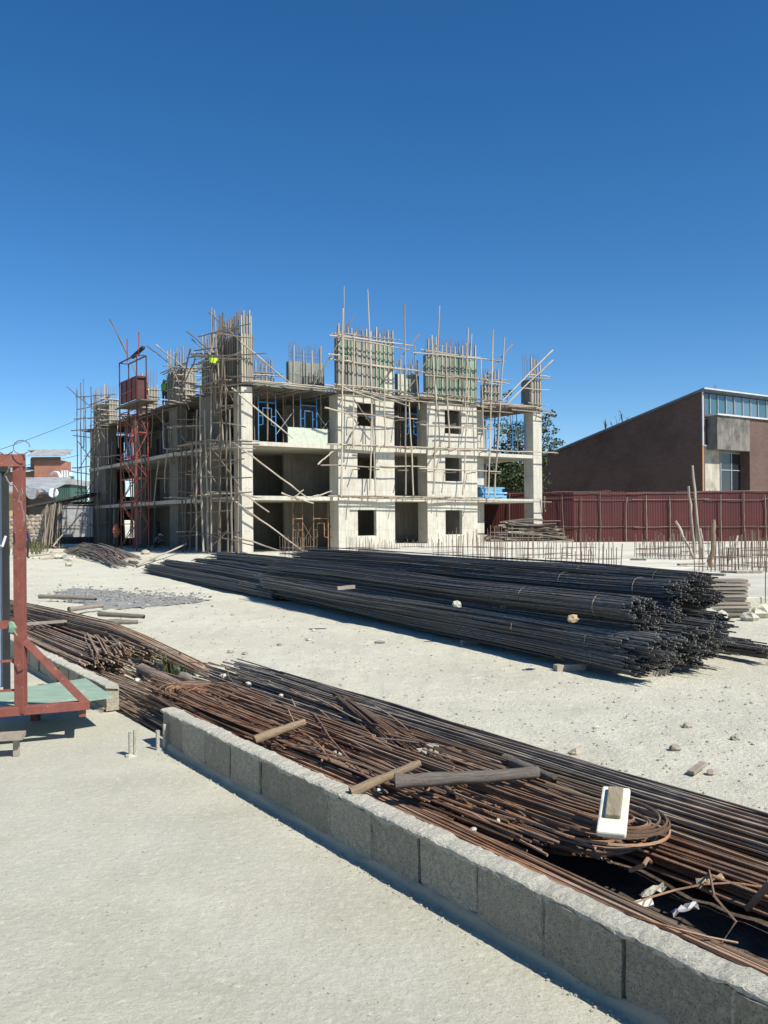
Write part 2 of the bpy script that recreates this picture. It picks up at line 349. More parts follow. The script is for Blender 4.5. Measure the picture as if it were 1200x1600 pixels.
# wall line: t runs along the wall away from the camera, w to the right of it
WP, WU, WN = V((-1.635, 6.43, 0)), V((-.562, .827, 0)), V((.827, .562, 0))
WT = 0.115
def wl(t, w, z=0.0): return WP+WU*t+WN*w+V((0, 0, z))
a, b = wl(-9, WT*.8), wl(9, WT*.8)
tag(MB().prism([(a.x, a.y), (b.x, b.y), (-16, b.y+1), (-16, -4), (a.x, -4)], -.3, 0).build('concrete_slab', 'slab'), kind='structure')
# raised foundation pad on the right that also carries the far end of the building
PADZ = .30
pc = Gp(1104, 966, GZ)
tag(MB().prism([(pc.x, pc.y), (60, pc.y+3), (60, 66), (-1, 66), (-1.5, 50)], -.6, PADZ).build('foundation_pad', 'pad', bevel=.02), kind='structure')
# dark stained soil below the rusty bars
rng = random.Random(3)
def blob_sheet(name, pts, m, z=None, step=.16, amp=.02, lift=.012):
    # irregular patch following the ground; pts is an outline in x,y
    mbx = MB(); xs = [p[0] for p in pts]; ys = [p[1] for p in pts]
    def inside(x, y):
        c = False; k = len(pts)
        for i in range(k):
            x0, y0 = pts[i]; x1, y1 = pts[i-1]
            if (y0 > y) != (y1 > y) and x < (x1-x0)*(y-y0)/(y1-y0)+x0: c = not c
        return c
    nx = int((max(xs)-min(xs))/step)+2; ny = int((max(ys)-min(ys))/step)+2; idx = {}
    for i in range(nx):
        for j in range(ny):
            x, y = min(xs)+i*step, min(ys)+j*step
            q = .12*noise.noise(V((x*2, y*2, 1)))
            if inside(x+q, y+q):
                idx[i, j] = len(mbx.v)
                mbx.v.append(V((x+rng.uniform(-.3, .3)*step, y+rng.uniform(-.3, .3)*step, gnoise(x, y)+lift+amp*(.5+noise.noise(V((x*4, y*4, 7)))))))
    for (i, j) in idx:
        if (i+1, j) in idx and (i, j+1) in idx and (i+1, j+1) in idx: mbx.f.append((idx[i, j], idx[i+1, j], idx[i+1, j+1], idx[i, j+1]))
    return mbx.build(name, m, smooth=True)
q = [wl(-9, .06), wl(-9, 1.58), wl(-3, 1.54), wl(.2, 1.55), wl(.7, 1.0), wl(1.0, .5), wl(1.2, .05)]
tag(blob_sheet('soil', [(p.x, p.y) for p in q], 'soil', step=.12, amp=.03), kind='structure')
# grey strip of spilled gravel
q = [Gp(*p) for p in ((75, 930), (110, 916), (180, 922), (250, 930), (335, 933), (300, 940), (215, 947), (160, 950), (120, 940))]
tag(blob_sheet('spilled_gravel', [(p.x, p.y) for p in q], 'gravel', step=.07, amp=.02, lift=.0), kind='structure')
# ================================================================== LOW BLOCK WALLS
def block_wall(label, t0, t1, hgt, seed, thick=WT):
    rng = random.Random(seed); root = thing('block_wall', wl((t0+t1)/2, thick/2, 0), label, 'wall')
    t = t0; BL = .40
    while t < t1-.05:
        ln = min(BL*rng.uniform(.92, 1.04), t1-t); j = rng.uniform(-.010, .010); g = .009
        mbx = MB(); h = hgt-.012+rng.uniform(-.008, .006)
        # chunky block with a lightly broken face: subdivided box
        nx, nz = 8, 5; O = wl(t+g, j, .0)
        def pt(i, k, side):
            x = (ln-2*g)*i/nx; z = .012+(h-.012)*k/nz; dd = rng.uniform(-.0035, .0035)
            if i in (0, nx): dd += .004*(1 if side == 0 else -1)
            return O+WU*x+WN*((dd) if side == 0 else thick+dd)+V((0, 0, z+(rng.uniform(-.004, .003) if k == nz else 0)))
        gr = [[[pt(i, k, sd) for k in range(nz+1)] for i in range(nx+1)] for sd in (0, 1)]
        ids = {}
        for sd in (0, 1):
            for i in range(nx+1):
                for k in range(nz+1): ids[sd, i, k] = len(mbx.v); mbx.v.append(gr[sd][i][k])
        for i in range(nx):
            for k in range(nz):
                mbx.f.append((ids[0, i, k], ids[0, i, k+1], ids[0, i+1, k+1], ids[0, i+1, k])); mbx.f.append((ids[1, i, k], ids[1, i+1, k], ids[1, i+1, k+1], ids[1, i, k+1]))
            mbx.f.append((ids[0, i, nz], ids[1, i, nz], ids[1, i+1, nz], ids[0, i+1, nz]))
        for k in range(nz):
            mbx.f.append((ids[0, 0, k], ids[1, 0, k], ids[1, 0, k+1], ids[0, 0, k+1])); mbx.f.append((ids[0, nx, k], ids[0, nx, k+1], ids[1, nx, k+1], ids[1, nx, k]))
        mbx.build('concrete_block', 'block', root)
        if t > t0+.1:
            mj = MB(); nz2 = 7; ww = rng.uniform(.005, .013)
            for k in range(nz2+1):
                z_ = .02+(h-.02)*k/nz2; a_ = ww*(.5+abs(noise.noise(V((t*5, z_*22, 2)))))*1.3; pr_ = -.0035-.003*rng.random()
                for dt_, dw_ in ((-a_, .004), (-a_*.4, pr_), (a_*.4, pr_), (a_, .004)): mj.v.append(wl(t+dt_+rng.uniform(-.002, .002), dw_, z_))
            for k in range(nz2):
                for c_ in range(3): q_ = k*4+c_; mj.f.append((q_, q_+4, q_+5, q_+1))
            if rng.random() < .3: mj.build('mortar_joint', 'block', root)
        t += ln
    # rough mortar cap on top and mortar fillet at the foot
    mc = MB(); n = int((t1-t0)/.022); rows = 7; st = len(mc.v)
    for i in range(n+1):
        tt = t0-.01+(t1-t0+.02)*i/n; e0 = -.002-.006*abs(noise.noise(V((tt*3, 1, seed))))-.006*max(0, noise.noise(V((tt*14, 1, seed)))); e1 = thick+.006+.014*noise.noise(V((tt*4, 5, seed)))
        top = hgt+.008*noise.noise(V((tt*2.2, 3, seed)))+.008*noise.noise(V((tt*11, 3, seed)))
        skirt = .020+.035*max(0, noise.noise(V((tt*6, 8, seed))))+.015*noise.noise(V((tt*19, 8, seed)))
        prof = [(e0, top-skirt), (e0-.001, top-.006), (e0+.008, top), (thick*.35, top+.004), (thick*.7, top+.002), (e1-.01, top-.002), (e1, top-.04)]
        for w_, z_ in prof: mc.v.append(wl(tt, w_+rng.uniform(-.0025, .0025), z_+rng.uniform(-.003, .003)))
    for i in range(n):
        for k in range(rows-1):
            a = st+i*rows+k; mc.f.append((a, a+1, a+rows+1, a+rows))
    for i in (0, n): a = st+i*rows; mc.f.append(tuple(a+k for k in range(rows)))
    mc.build('mortar_cap', 'mortar', root, smooth=False)
    mf = MB(); rows = 5
    for i in range(n+1):
        tt = t0+(t1-t0)*i/n; wd = .026+.012*noise.noise(V((tt*2.5, 11, seed)))+.012*noise.noise(V((tt*8, 12, seed))); hh = .04+.025*noise.noise(V((tt*3.5, 13, seed)))
        for w_, z_ in ((.004, hh), (-.012, hh-.012), (-wd*.45, hh*.5), (-wd*.8, hh*.2), (-wd-.014, -.004)): mf.v.append(wl(tt, w_, z_+rng.uniform(-.003, .003)))
    for i in range(n):
        for k in range(rows-1):
            a = i*rows+k; mf.f.append((a, a+rows, a+rows+1, a+1))
    mf.build('mortar_fillet', 'fillet', root, smooth=True)
    return root
block_wall('low concrete block wall beside the heap of rusty reinforcing bars', -7.0, 0.0, .262, 1)
block_wall('low concrete block wall running behind the red steel frame', 1.35, 8.2, .235, 2)
# ================================================================== THE CONCRETE BUILDING
Z = [GZ, 3.24, 6.34, 9.42]
A0 = W(378, 775, 49.7); A0.z = 0
R0 = W(847, 780, 62.7); R0.z = 0
FU = (R0-A0).normalized(); FL = (R0-A0).length; NI = V((-FU.y, FU.x, 0)); FN = -NI; LNrm = -FU
def F(s, d=0.0, z=0.0): return A0+FU*s+NI*d+V((0, 0, z))       # s along the front, d into the building
def Fp(px, py, off=0.0): return on_plane(px, py, A0+FN*off, FN)  # point on the front plane (off metres in front)
def Lp(px, py, off=0.0): return on_plane(px, py, A0+LNrm*off, LNrm)
def fs(px, off=0.0, py=700): return (Fp(px, py, off)-A0).dot(FU)
def ld(px, off=0.0, py=740): return (Lp(px, py, off)-A0).dot(NI)
BD = ld(146)                                                      # depth of the building along the left side
bld = thing('concrete_building', A0, 'unfinished three storey concrete building wrapped in timber scaffolding', 'building')
def bpart(name, mbx, m='concrete', bevel=0): return mbx.build(name, m, bld, bevel=bevel)
# slabs (a stepped footprint; the far back corner stays open)
for k in (1, 2):
    fp = [F(.02, .02), F(FL-.02, .02), F(FL-.02, 7.2), F(15, 7.2), F(9, BD), F(-.35, BD), F(-.35, 9.4), F(.02, 9.2)]
    bpart('floor_slab', MB().prism([(p.x, p.y) for p in fp], Z[k]-.24, Z[k]))
# shear walls on the front
w1a, w1b, w2a, w2b = fs(528), fs(616), fs(667), fs(745)
wins = {1: [(fs(558), fs(587), 797, 837), (fs(558), fs(587), 708, 748), (fs(558), fs(587), 630, 666)],
        2: [(fs(695), fs(721), 797, 835), (fs(695), fs(721), 715, 752), (fs(695), fs(721), 641, 678)]}
for wid, (a, b) in ((1, (w1a, w1b)), (2, (w2a, w2b))):
    pxc = 572 if wid == 1 else 708
    for k in range(3):
        h = wins[wid][k]; zt, zb = Fp(pxc, h[2]).z, Fp(pxc, h[3]).z
        z0 = Z[k]+(.006 if k else -.3); z1 = Z[k+1]-.006
        o = MB().wall(F(a, -.03), FU, b-a, z0, z1, NI*.28, [(h[0]-a, h[1]-a, zb, zt)])
        for s0, s1 in ((a+.002, a+.3), (b-.3, b-.002)): o.obox(F(s0, .252, z0), FU*(s1-s0), NI*.75, V((0, 0, z1-z0)))
        bpart('wall', o)
# columns: corner, right end, inner rows
def column(s0, s1, d0, d1, m='concrete', lv=(0, 1, 2), top=0):
    for k in lv:
        z0 = Z[k]+(.004 if k else -.3); z1 = Z[k+1]-.006-(.235 if 0 else 0)
        j = (prng.uniform(-.012, .012) if k else 0)
        bpart('column', MB().obox(F(s0+j, d0, z0), FU*(s1-s0), NI*(d1-d0), V((0, 0, z1-z0))), m, bevel=.02)
column(0, fs(395), 0, 1.05)
column(fs(833), FL+.01, -.012, .95)
column(FL-.8, FL-.05, 5.9, 6.9, 'concrete_shade')
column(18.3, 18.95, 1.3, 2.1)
column(18.2, 18.9, 5.8, 6.8, 'concrete_shade')
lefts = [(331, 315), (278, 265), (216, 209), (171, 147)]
for a, b in lefts: column(-.012 if a != 171 else -.3, .62, ld(a), max(ld(b), ld(a)+.8), 'concrete_shade')
for d_ in (5.2, 17.5, 22): column(6.5, 7.2, d_, d_+.8, 'concrete_shade')
# inner walls that close the view through the bays
inn = MB()
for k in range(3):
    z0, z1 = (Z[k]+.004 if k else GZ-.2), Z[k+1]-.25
    bpart('wall', MB().wall(F(4.9, 4.2), FU, 3.4, z0, z1, NI*.25), 'concrete_shade')
    bpart('wall', MB().wall(F(1.2, 6.85), FU, 17.9, z0, z1, NI*.25, [(1.0, 2.0, z0+.9, z0+2.2)]), 'concrete_shade')
    bpart('wall', MB().wall(F(12.6, 3.2), FU, 3.6, z0, z1, NI*.25), 'concrete_shade')
    bpart('wall', MB().wall(F(15.6, 2.2), FU, 2.6, z0, z1, NI*.25), 'concrete_shade')
    bpart('wall', MB().wall(F(3.6, 9.6), NI, BD-12, z0, z1, FU*.2, [(4.0, 4.6, z0+1.0, z0+2.1), (9.0, 9.8, z0+.9, z0+2.2), (13.6, 14.3, z0+.2, z0+2.2)]), 'concrete_shade')  # extra wall added to keep light out of the left wing
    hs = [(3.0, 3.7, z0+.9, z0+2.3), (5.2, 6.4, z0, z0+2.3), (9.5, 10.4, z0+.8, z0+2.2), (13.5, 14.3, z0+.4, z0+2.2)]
    bpart('wall', MB().wall(F(7.6, 8.6), NI, BD-10, z0, z1, FU*.25, hs), 'concrete_shade')
    bpart('wall', MB().wall(F(.9, BD-.6), FU, 6.5, z0, z1, NI*.25, [(1.5, 2.6, z0+.8, z0+2.3)]), 'concrete_shade')
# low upstand on the roof deck edge of the left wing, patched brick infill seen through a left opening
bpart('infill_panel', MB().obox(F(fs(697), .55, Z[1]+.002), FU*.75, NI*.12, V((0, 0, 1.15))), 'brick_red')
bpart('infill_panel', MB().obox(F(3.2, ld(246), Z[1]+.002), FU*.2, NI*1.3, V((0, 0, 1.0))), 'brick_red')
# ------------------------------------------------------------------ roof deck formwork
deck = thing('deck_formwork', F(8, 4, Z[3]), 'timber deck formwork laid over the top of the concrete building', 'formwork')
fp = [F(.05, .05), F(FL-.1, .05), F(FL-.1, 7.2), F(15, 7.2), F(9, BD), F(-.3, BD), F(-.3, 9.4), F(.05, 9.2)]
MB().prism([(p.x, p.y) for p in fp], Z[3]+.10, Z[3]+.19).build('deck_sheet', 'ply_grey', deck)
s = .9
while s < FL-.4:
    if not (w1a-.1 < s < w1b+.1 or w2a-.1 < s < w2b+.1):
        e = prng.uniform(.15, .6)
        pole(F(s, -e, Z[3]+.02+prng.uniform(-.04, .03)), F(s+prng.uniform(-.1, .1), 3.8, Z[3]+.04), .045, deck, 'joist', 'pole_dark')
    s += prng.uniform(.28, .5)
d = 1.3
while d < BD:
    e = prng.uniform(.2, .8)
    pole(F(-e-.3, d, Z[3]+.02+prng.uniform(-.04, .03)), F(3.5, d+prng.uniform(-.1, .1), Z[3]+.04), .045, deck, 'joist', 'pole_dark'); d += prng.uniform(.4, .75)
for a, b in ((.4, w1a), (w1b, w2a), (w2b, FL-.3)):
    for q in range(5):
        x0 = a+prng.uniform(-.4, .6); x1 = b+prng.uniform(-.5, .6)
        pole(F(x0, -prng.uniform(.05, .5), Z[3]+.22+prng.uniform(-.03, .05)), F(x1, -prng.uniform(.05, .5), Z[3]+.24+prng.uniform(-.05, .06)), .045, deck, 'ledger')
# ------------------------------------------------------------------ props and shoring poles under the deck
shor = thing('shoring_poles', F(4, 2, Z[2]), 'dark slender shoring props under the roof deck in the top storey bays', 'props')
for a, b, n_ in ((1.2, w1a-.3, 10), (w1b+.2, w2a-.2, 4), (w2b+.3, FL-1.2, 9)):
    for q in range(n_):
        s = a+(b-a)*(q+.5+prng.uniform(-.3, .3))/n_; d = prng.uniform(.5, 3.5)
        pole(F(s, d, Z[2]+.01), F(s+prng.uniform(-.15, .15), d, Z[3]+.08), .035, shor, 'prop', 'pole_dark')
for q in range(30):
    d = prng.uniform(1.5, BD-1); s = prng.uniform(.7, 3)
    pole(F(s, d, Z[2]+.01), F(s, d+prng.uniform(-.15, .15), Z[3]+.08), .035, shor, 'prop', 'pole_dark')
# ------------------------------------------------------------------ steel H frames
def h_frame(name, m, P, u, width, h, zb, label, group, jack=0.0, cat='scaffold frame'):
    P = V(P); root = thing(name, (P.x, P.y, zb), label, cat, group); u = V(u)
    for sgn in (0, 1):
        p = P+u*width*sgn; mbx = MB().tube([(p.x, p.y, zb), (p.x, p.y, zb+h)], .032, 6)
        mbx.build('leg', m, root)
        if jack: MB().tube([(p.x, p.y, zb+h), (p.x, p.y, zb+h+jack)], .02, 6).build('jack', m, root)
        q = P+u*(width*sgn+(.28 if sgn == 0 else -.28))
        MB().tube([(p.x, p.y, zb+h*.42), (q.x, q.y, zb+h*.45), (q.x, q.y, zb+h*.86)], .025, 6).tube([(p.x, p.y, zb+h*.66), (q.x, q.y, zb+h*.66)], .02, 5).build('inner_rail', m, root)
    for zz in (1.0, .86):
        a = P+u*(0 if zz == 1 else .28); b = P+u*(width-(0 if zz == 1 else .28))
        MB().tube([(a.x, a.y, zb+h*zz), (b.x, b.y, zb+h*zz)], .03, 6).build('cross_bar', m, root)
    return root
gB = 'blue steel frames in the top storey'
def brace(root, p0, p1, m='frame_grey'): MB().tube([p0, p1], .02, 5).build('cross_brace', m, root)
def blue_at(pxa, pxb, d, label, top):
    sa = fs(pxa, -d, 660); sb = fs(pxb, -d, 660)
    r_ = h_frame('scaffold_frame', 'blue', F(sa, d), FU, sb-sa, 2.35, Z[2]+.005, label, gB, .5); brace(r_, F(sb, d, Z[2]+.5), F(sb+1.3, d+.2, Z[2]+2.0)); brace(r_, F(sb, d, Z[2]+2.0), F(sb+1.3, d+.2, Z[2]+.5))
blue_at(404, 431, .7, 'blue steel scaffold frame in top storey bay beside the corner column', 0)
blue_at(470, 495, .7, 'blue steel scaffold frame in top storey bay behind the pale green board', 0)
blue_at(633, 652, .8, 'blue steel scaffold frame in narrow top bay between the white walls', 0)
blue_at(758, 778, .7, 'blue steel scaffold frame in open top bay beside the second white wall', 0)
blue_at(801, 820, .7, 'blue steel scaffold frame in open top bay beside the end column', 0)
for i, (pa, pb) in enumerate(((176, 186), (236, 246), (250, 256))):
    d0, d1 = ld(pb), ld(pa)
    h_frame('scaffold_frame', 'blue', F(.9, d0), NI, min(1.3, abs(d1-d0)), 2.4, Z[2]+.005, 'blue steel scaffold frame in the shaded left side of the top storey', 'blue steel frames on the shaded side', .45)
for pa, pb in ((458, 473), (490, 513)):
    d = .8; sa, sb = fs(pa, -d, 830), fs(pb, -d, 830)
    r_ = h_frame('scaffold_frame', 'rust', F(sa, d), FU, sb-sa, 2.0, GZ-.02, 'rusty brown steel shoring frame standing in the ground floor bay', 'rusty frames in the ground floor bay', 1.1)
    brace(r_, F(sb, d, .5), F(sb+.9, d+.2, 1.7), 'rust'); brace(r_, F(sb, d, 1.7), F(sb+.9, d+.2, .5), 'rust')
# boards and stacks standing on the floors
bd = MB().obox(F(fs(450, -.25, 680), .25, Z[2]+.003), FU*(fs(513, -.25)-fs(450, -.25)), NI*.03, V((0, .0, .95)))
tag(bd.build('plywood_board', 'ply_pale', bevel=.004), 'pale green plywood board standing on edge in the top storey bay', 'board')
stk = thing('sheet_stack', F(fs(775), .6, Z[1]), 'stack of blue panels lying on the first floor by the end bay', 'panels')
for i in range(7):
    a, b = fs(757+prng.uniform(-4, 4)), fs(793+prng.uniform(-5, 4))
    MB().obox(F(a, .3+prng.uniform(-.1, .1), Z[1]+.01+i*.115), FU*(b-a), NI*1.3, V((0, 0, .10))).build('panel', 'cyan', stk)
# ------------------------------------------------------------------ wall and column formwork on the deck
def rebars(mbx, pts, z0, z1, rng, r=.014, hook=0):
    for p in pts: mbx.tube([(p.x, p.y, z0), (p.x+rng.uniform(-.03, .03), p.y+rng.uniform(-.03, .03), z1+rng.uniform(-.25, .12))], r, 4)
def formwork(label, O, u, n_, Lg, z0, zs, zt, nst, nw, panels, seed, depth=.3, reb=24, walers=True, studm='timber'):
    # O: corner, u: along, n_: outward normal
    rng = random.Random(seed); root = thing('wall_formwork', (O.x, O.y, z0), label, 'formwork'); O = V((O.x, O.y, 0)); up = V((0, 0, 1))
    nc = len(panels); x = 0
    for i, pl in enumerate(panels):
        w_ = Lg/nc; zc = z0+(zs-z0)*rng.uniform(.45, .6)
        for (za, zb_, mm) in ((z0, zc, pl[0]), (zc, zs-rng.uniform(0, .12), pl[1])):
            MB().obox(O+u*(i*w_+.012)+up*(za+.01), u*(w_-.024), -n_*.02, up*(zb_-za-.02)).build('panel', mm, root)
            MB().obox(O+u*(i*w_+.012)+up*(za+.01)-n_*depth, u*(w_-.024), -n_*.02, up*(zb_-za-.02)).build('panel', 'ply_grey', root)
    for sd in (0, 1):
        p = O+u*(Lg*sd+(.02 if sd else -.04)); MB().obox(p+up*(z0+.01), u*.02, -n_*(depth), up*(zs-z0-.1)).build('end_panel', 'ply_grey', root)
    for i in range(nst):
        p = O+u*(Lg*(i+.3+rng.uniform(-.15, .15))/(nst-.4))+n_*.045
        timber(p+up*(z0), p+up*(zt+rng.uniform(-.45, .12))+u*rng.uniform(-.05, .05), .075, .06, root, 'stud', studm, n_)
    if walers:
        for i in range(nw):
            z = z0+.35+(zs-z0-.3)*i/(nw-1)
            for q in ((0, .11) if i == nw-1 else (0,)): pole(O-u*rng.uniform(.2, .7)+n_*.12+up*(z+q), O+u*(Lg+rng.uniform(.2, .9))+n_*.12+up*(z+q+rng.uniform(-.08, .08)), .042, root, 'waler', 'pole')
    mbx = MB(); pts = []
    for i in range(reb): pts.append(O+u*(Lg*(i//2+.5)/(reb/2))-n_*(.06 if i % 2 else depth-.06))
    rebars(mbx, pts, z0+.2, zt+.1, rng)
    for z in (zs+.25, zs+.5): mbx.tube([O+u*.05-n_*.06+up*z, O+u*(Lg-.05)-n_*.06+up*z], .01, 4)
    mbx.build('rebar_cage', 'starter', root)
    return root
g, y_, p_ = 'ply_green', 'ply_grey', 'ply_pale'
DZ = Z[3]+.2
zt = lambda px, py, off=.0: Fp(px, py, off).z
formwork('green and grey plywood wall formwork topping the first white wall', F(w1a, -.03), FU, FN, w1b-w1a, DZ, zt(570, 531), zt(570, 512), 13, 3, [(y_, g), (y_, g), (y_, y_), (y_, y_), (g, g), (p_, g)], 11, reb=40)
formwork('green plywood wall formwork topping the second white wall', F(w2a, -.03), FU, FN, w2b-w2a, DZ, zt(706, 557), zt(706, 532), 12, 3, [(g, g), (g, y_), (g, g), (g, g)], 12, reb=36)
# corner column: lit front and shaded left side put into board colours
cs = fs(395)
za, zb = W(386, 518, 49.7).z, W(386, 484, 49.7).z
formwork('tall pale column formwork rising above the corner column', F(.02, -.02), FU, FN, cs, DZ, za, zb, 5, 3, [(p_, p_), (p_, p_)], 13, depth=.6, reb=10, walers=False, studm='timber')
formwork('tall dark column formwork on the shaded side of the corner', F(-.05, .1), NI, LNrm, ld(345, 0, 560), DZ, za, zb, 9, 3, [(y_, y_), (y_, y_), (y_, y_)], 14, depth=.5, reb=16, studm='pole_dark')
formwork('grey plywood wall formwork with tall bars above the open corner bay', F(fs(452, -2.5, 600), 2.5), FU, FN, fs(506, -2.5, 600)-fs(452, -2.5, 600), DZ, zt(480, 566, -2.5), zt(480, 540, -2.5), 4, 3, [(y_, y_), (y_, y_), (y_, y_)], 15, reb=26, walers=False)
formwork('low timber column box with many bars behind the corner column', F(fs(397, -4, 600), 4), FU, FN, fs(428, -4, 600)-fs(397, -4, 600), DZ, zt(412, 588, -4), zt(412, 560, -4), 4, 2, [(y_,  y_)], 16, reb=20)
formwork('grey formwork box with bars between the two green formworks', F(fs(622, -1.2, 600), 1.2), FU, FN, fs(654, -1.2, 600)-fs(622, -1.2, 600), DZ, zt(638, 583, -1.2), zt(638, 562, -1.2), 4, 2, [(p_, p_), (y_, y_)], 17, reb=18, walers=False)
formwork('small timber formwork crate with bars beside the second green formwork', F(fs(756, -1.0, 620), 1.0), FU, FN, fs(779, -1.0, 620)-fs(756, -1.0, 620), DZ, zt(768, 600, -1), zt(768, 578, -1), 5, 3, [(y_, y_)], 18, reb=18)
formwork('grey timber column formwork above the end column', F(fs(829), -.03), FU, FN, FL-fs(829)-.05, DZ, zt(838, 592), zt(838, 556), 4, 2, [(y_, y_)], 19, depth=.9, reb=12)
# left side column forms: (px near, px far, top of sheet, top of bars)
for i, (pa, pb, ys, yt, lab) in enumerate((
        (343, 318, 560, 520, 'cluttered dark column formwork beside the tall corner formwork'),
        (290, 262, 578, 545, 'grey column formwork ringed with clamps where a green vested worker stands'),
        (232, 216, 606, 580, 'dark column formwork with bars behind the red hoist cage'),
        (171, 147, 628, 604, 'grey column formwork at the far left end of the building'))):
    d0, d1 = ld(pa, 0, 600), ld(pb, 0, 600)
    r_ = formwork(lab, F(-.05, d0), NI, LNrm, d1-d0, DZ, Lp((pa+pb)/2, ys).z, Lp((pa+pb)/2, yt).z, 6, 4, [(y_, y_)], 30+i, depth=.75, reb=16)
    for k in range(7):      # clamp timbers facing the front
        z = DZ+.3+k*.42
        if z < Lp((pa+pb)/2, ys).z+.1: pole(F(-.6-prng.uniform(0, .4), d0-.09, z), F(1.1+prng.uniform(0, .4), d0-.09, z+prng.uniform(-.1, .1)), .04, r_, 'clamp')
    for k in range(4):
        timber(F(.02+k*.2, d0-.05, DZ), F(.02+k*.2, d0-.05, Lp((pa+pb)/2, ys).z+prng.uniform(-.1, .3)), .07, .05, r_, 'stud', 'timber', NI)
# ================================================================== TIMBER SCAFFOLDING
def fpole(root, x0, y0, x1, y1, off=.7, r=.05, name='pole', kind='pole', off2=None):
    return pole(Fp(x0, y0, off), Fp(x1, y1, off if off2 is None else off2), r, root, name, kind)
def lpole(root, x0, y0, x1, y1, off=.9, r=.05, name='pole', kind='pole', off2=None):
    return pole(Lp(x0, y0, off), Lp(x1, y1, off if off2 is None else off2), r, root, name, kind)
sc = thing('timber_scaffold', F(9, -.7, Z[1]), 'lashed eucalyptus pole scaffold across the two white front walls', 'scaffold')
for a in ((534, 776, 539, 447), (533, 776, 535, 482), (587, 774, 575, 452), (578, 766, 580, 612), (634, 773, 632, 474), (646, 774, 639, 626), (677, 772, 688, 478),
          (683, 640, 675, 524), (723, 774, 738, 522), (731, 512, 726, 640), (763, 774, 770, 515), (773, 776, 788, 527), (702, 700, 697, 560), (601, 700, 600, 600),
          (551, 700, 555, 520), (757, 700, 752, 560), (655, 640, 648, 540)):
    fpole(sc, *a, off=.75+prng.uniform(-.12, .12), r=prng.uniform(.042, .058), name='standard')
for a in ((513, 775, 700, 778), (560, 778, 862, 785), (600, 775, 760, 781), (512, 694, 640, 699), (600, 697, 760, 703), (700, 702, 872, 708), (560, 696, 690, 702),
          (501, 727, 622, 731), (595, 728, 665, 730), (655, 732, 783, 736), (507, 637, 548, 647), (538, 645, 624, 650), (596, 650, 652, 655), (657, 663, 782, 672), (690, 668, 760, 670),
          (508, 601, 650, 624), (520, 607, 645, 628), (530, 617, 655, 622), (528, 603, 600, 628), (560, 610, 640, 636), (515, 524, 648, 541), (528, 528, 640, 546), (513, 553, 543, 556), (530, 563, 636, 578), (610, 574, 655, 580),
          (645, 551, 760, 561), (700, 556, 790, 563), (664, 586, 745, 592), (690, 590, 799, 594), (652, 617, 740, 630), (660, 628, 775, 636), (700, 622, 770, 640), (690, 640, 800, 646), (600, 624, 670, 628)):
    fpole(sc, *a, off=.68+prng.uniform(-.16, .16), r=prng.uniform(.036, .05), name='ledger')
for a in ((552, 496, 487, 606), (655, 522, 598, 594), (686, 535, 630, 618), (801, 538, 757, 594), (552, 622, 588, 672), (690, 690, 668, 728), (560, 660, 540, 700)):
    fpole(sc, *a, off=.55, r=.042, name='brace', kind='pole_dark')
for zz, n_ in ((Z[1]-.02, 13), (Z[2]-.02, 12), (Z[3]+.32, 18), (4.9, 7), (8.0, 7)):
    for q in range(n_):
        s = w1a-.6+(w2b-w1a+2.2)*(q+.5+prng.uniform(-.3, .3))/n_
        pole(F(s, -prng.uniform(.8, 1.25), zz+prng.uniform(-.05, .05)), F(s+prng.uniform(-.2, .2), -.04, zz+.03), .036, sc, 'putlog')
for zz in (Z[1]+.05, Z[2]+.05, Z[3]+.4):
    for q in range(4):
        s = w1a-.4+q*2.9
        timber(F(s, -.35-.12*q % .3, zz), F(s+3.2, -.4, zz+prng.uniform(-.03, .03)), .18, .03, sc, 'plank')
# end column props
pr = thing('timber_props', F(FL-3, 1, Z[3]+.2), 'pair of slanting timber props holding the formwork above the end column', 'props')
fpole(pr, 864, 547, 784, 629, off=.25, r=.05); fpole(pr, 864, 563, 790, 634, off=.35, r=.055); fpole(pr, 831, 615, 810, 640, off=-.6, r=.045)
fpole(pr, 822, 590, 860, 592, off=.2, r=.04); fpole(pr, 814, 606, 858, 609, off=.2, r=.035); fpole(pr, 838, 637, 868, 646, off=.4, r=.04)
fpole(pr, 800, 640, 868, 647, off=.5, r=.04); fpole(pr, 850, 775, 853, 800, off=.3, r=.05)
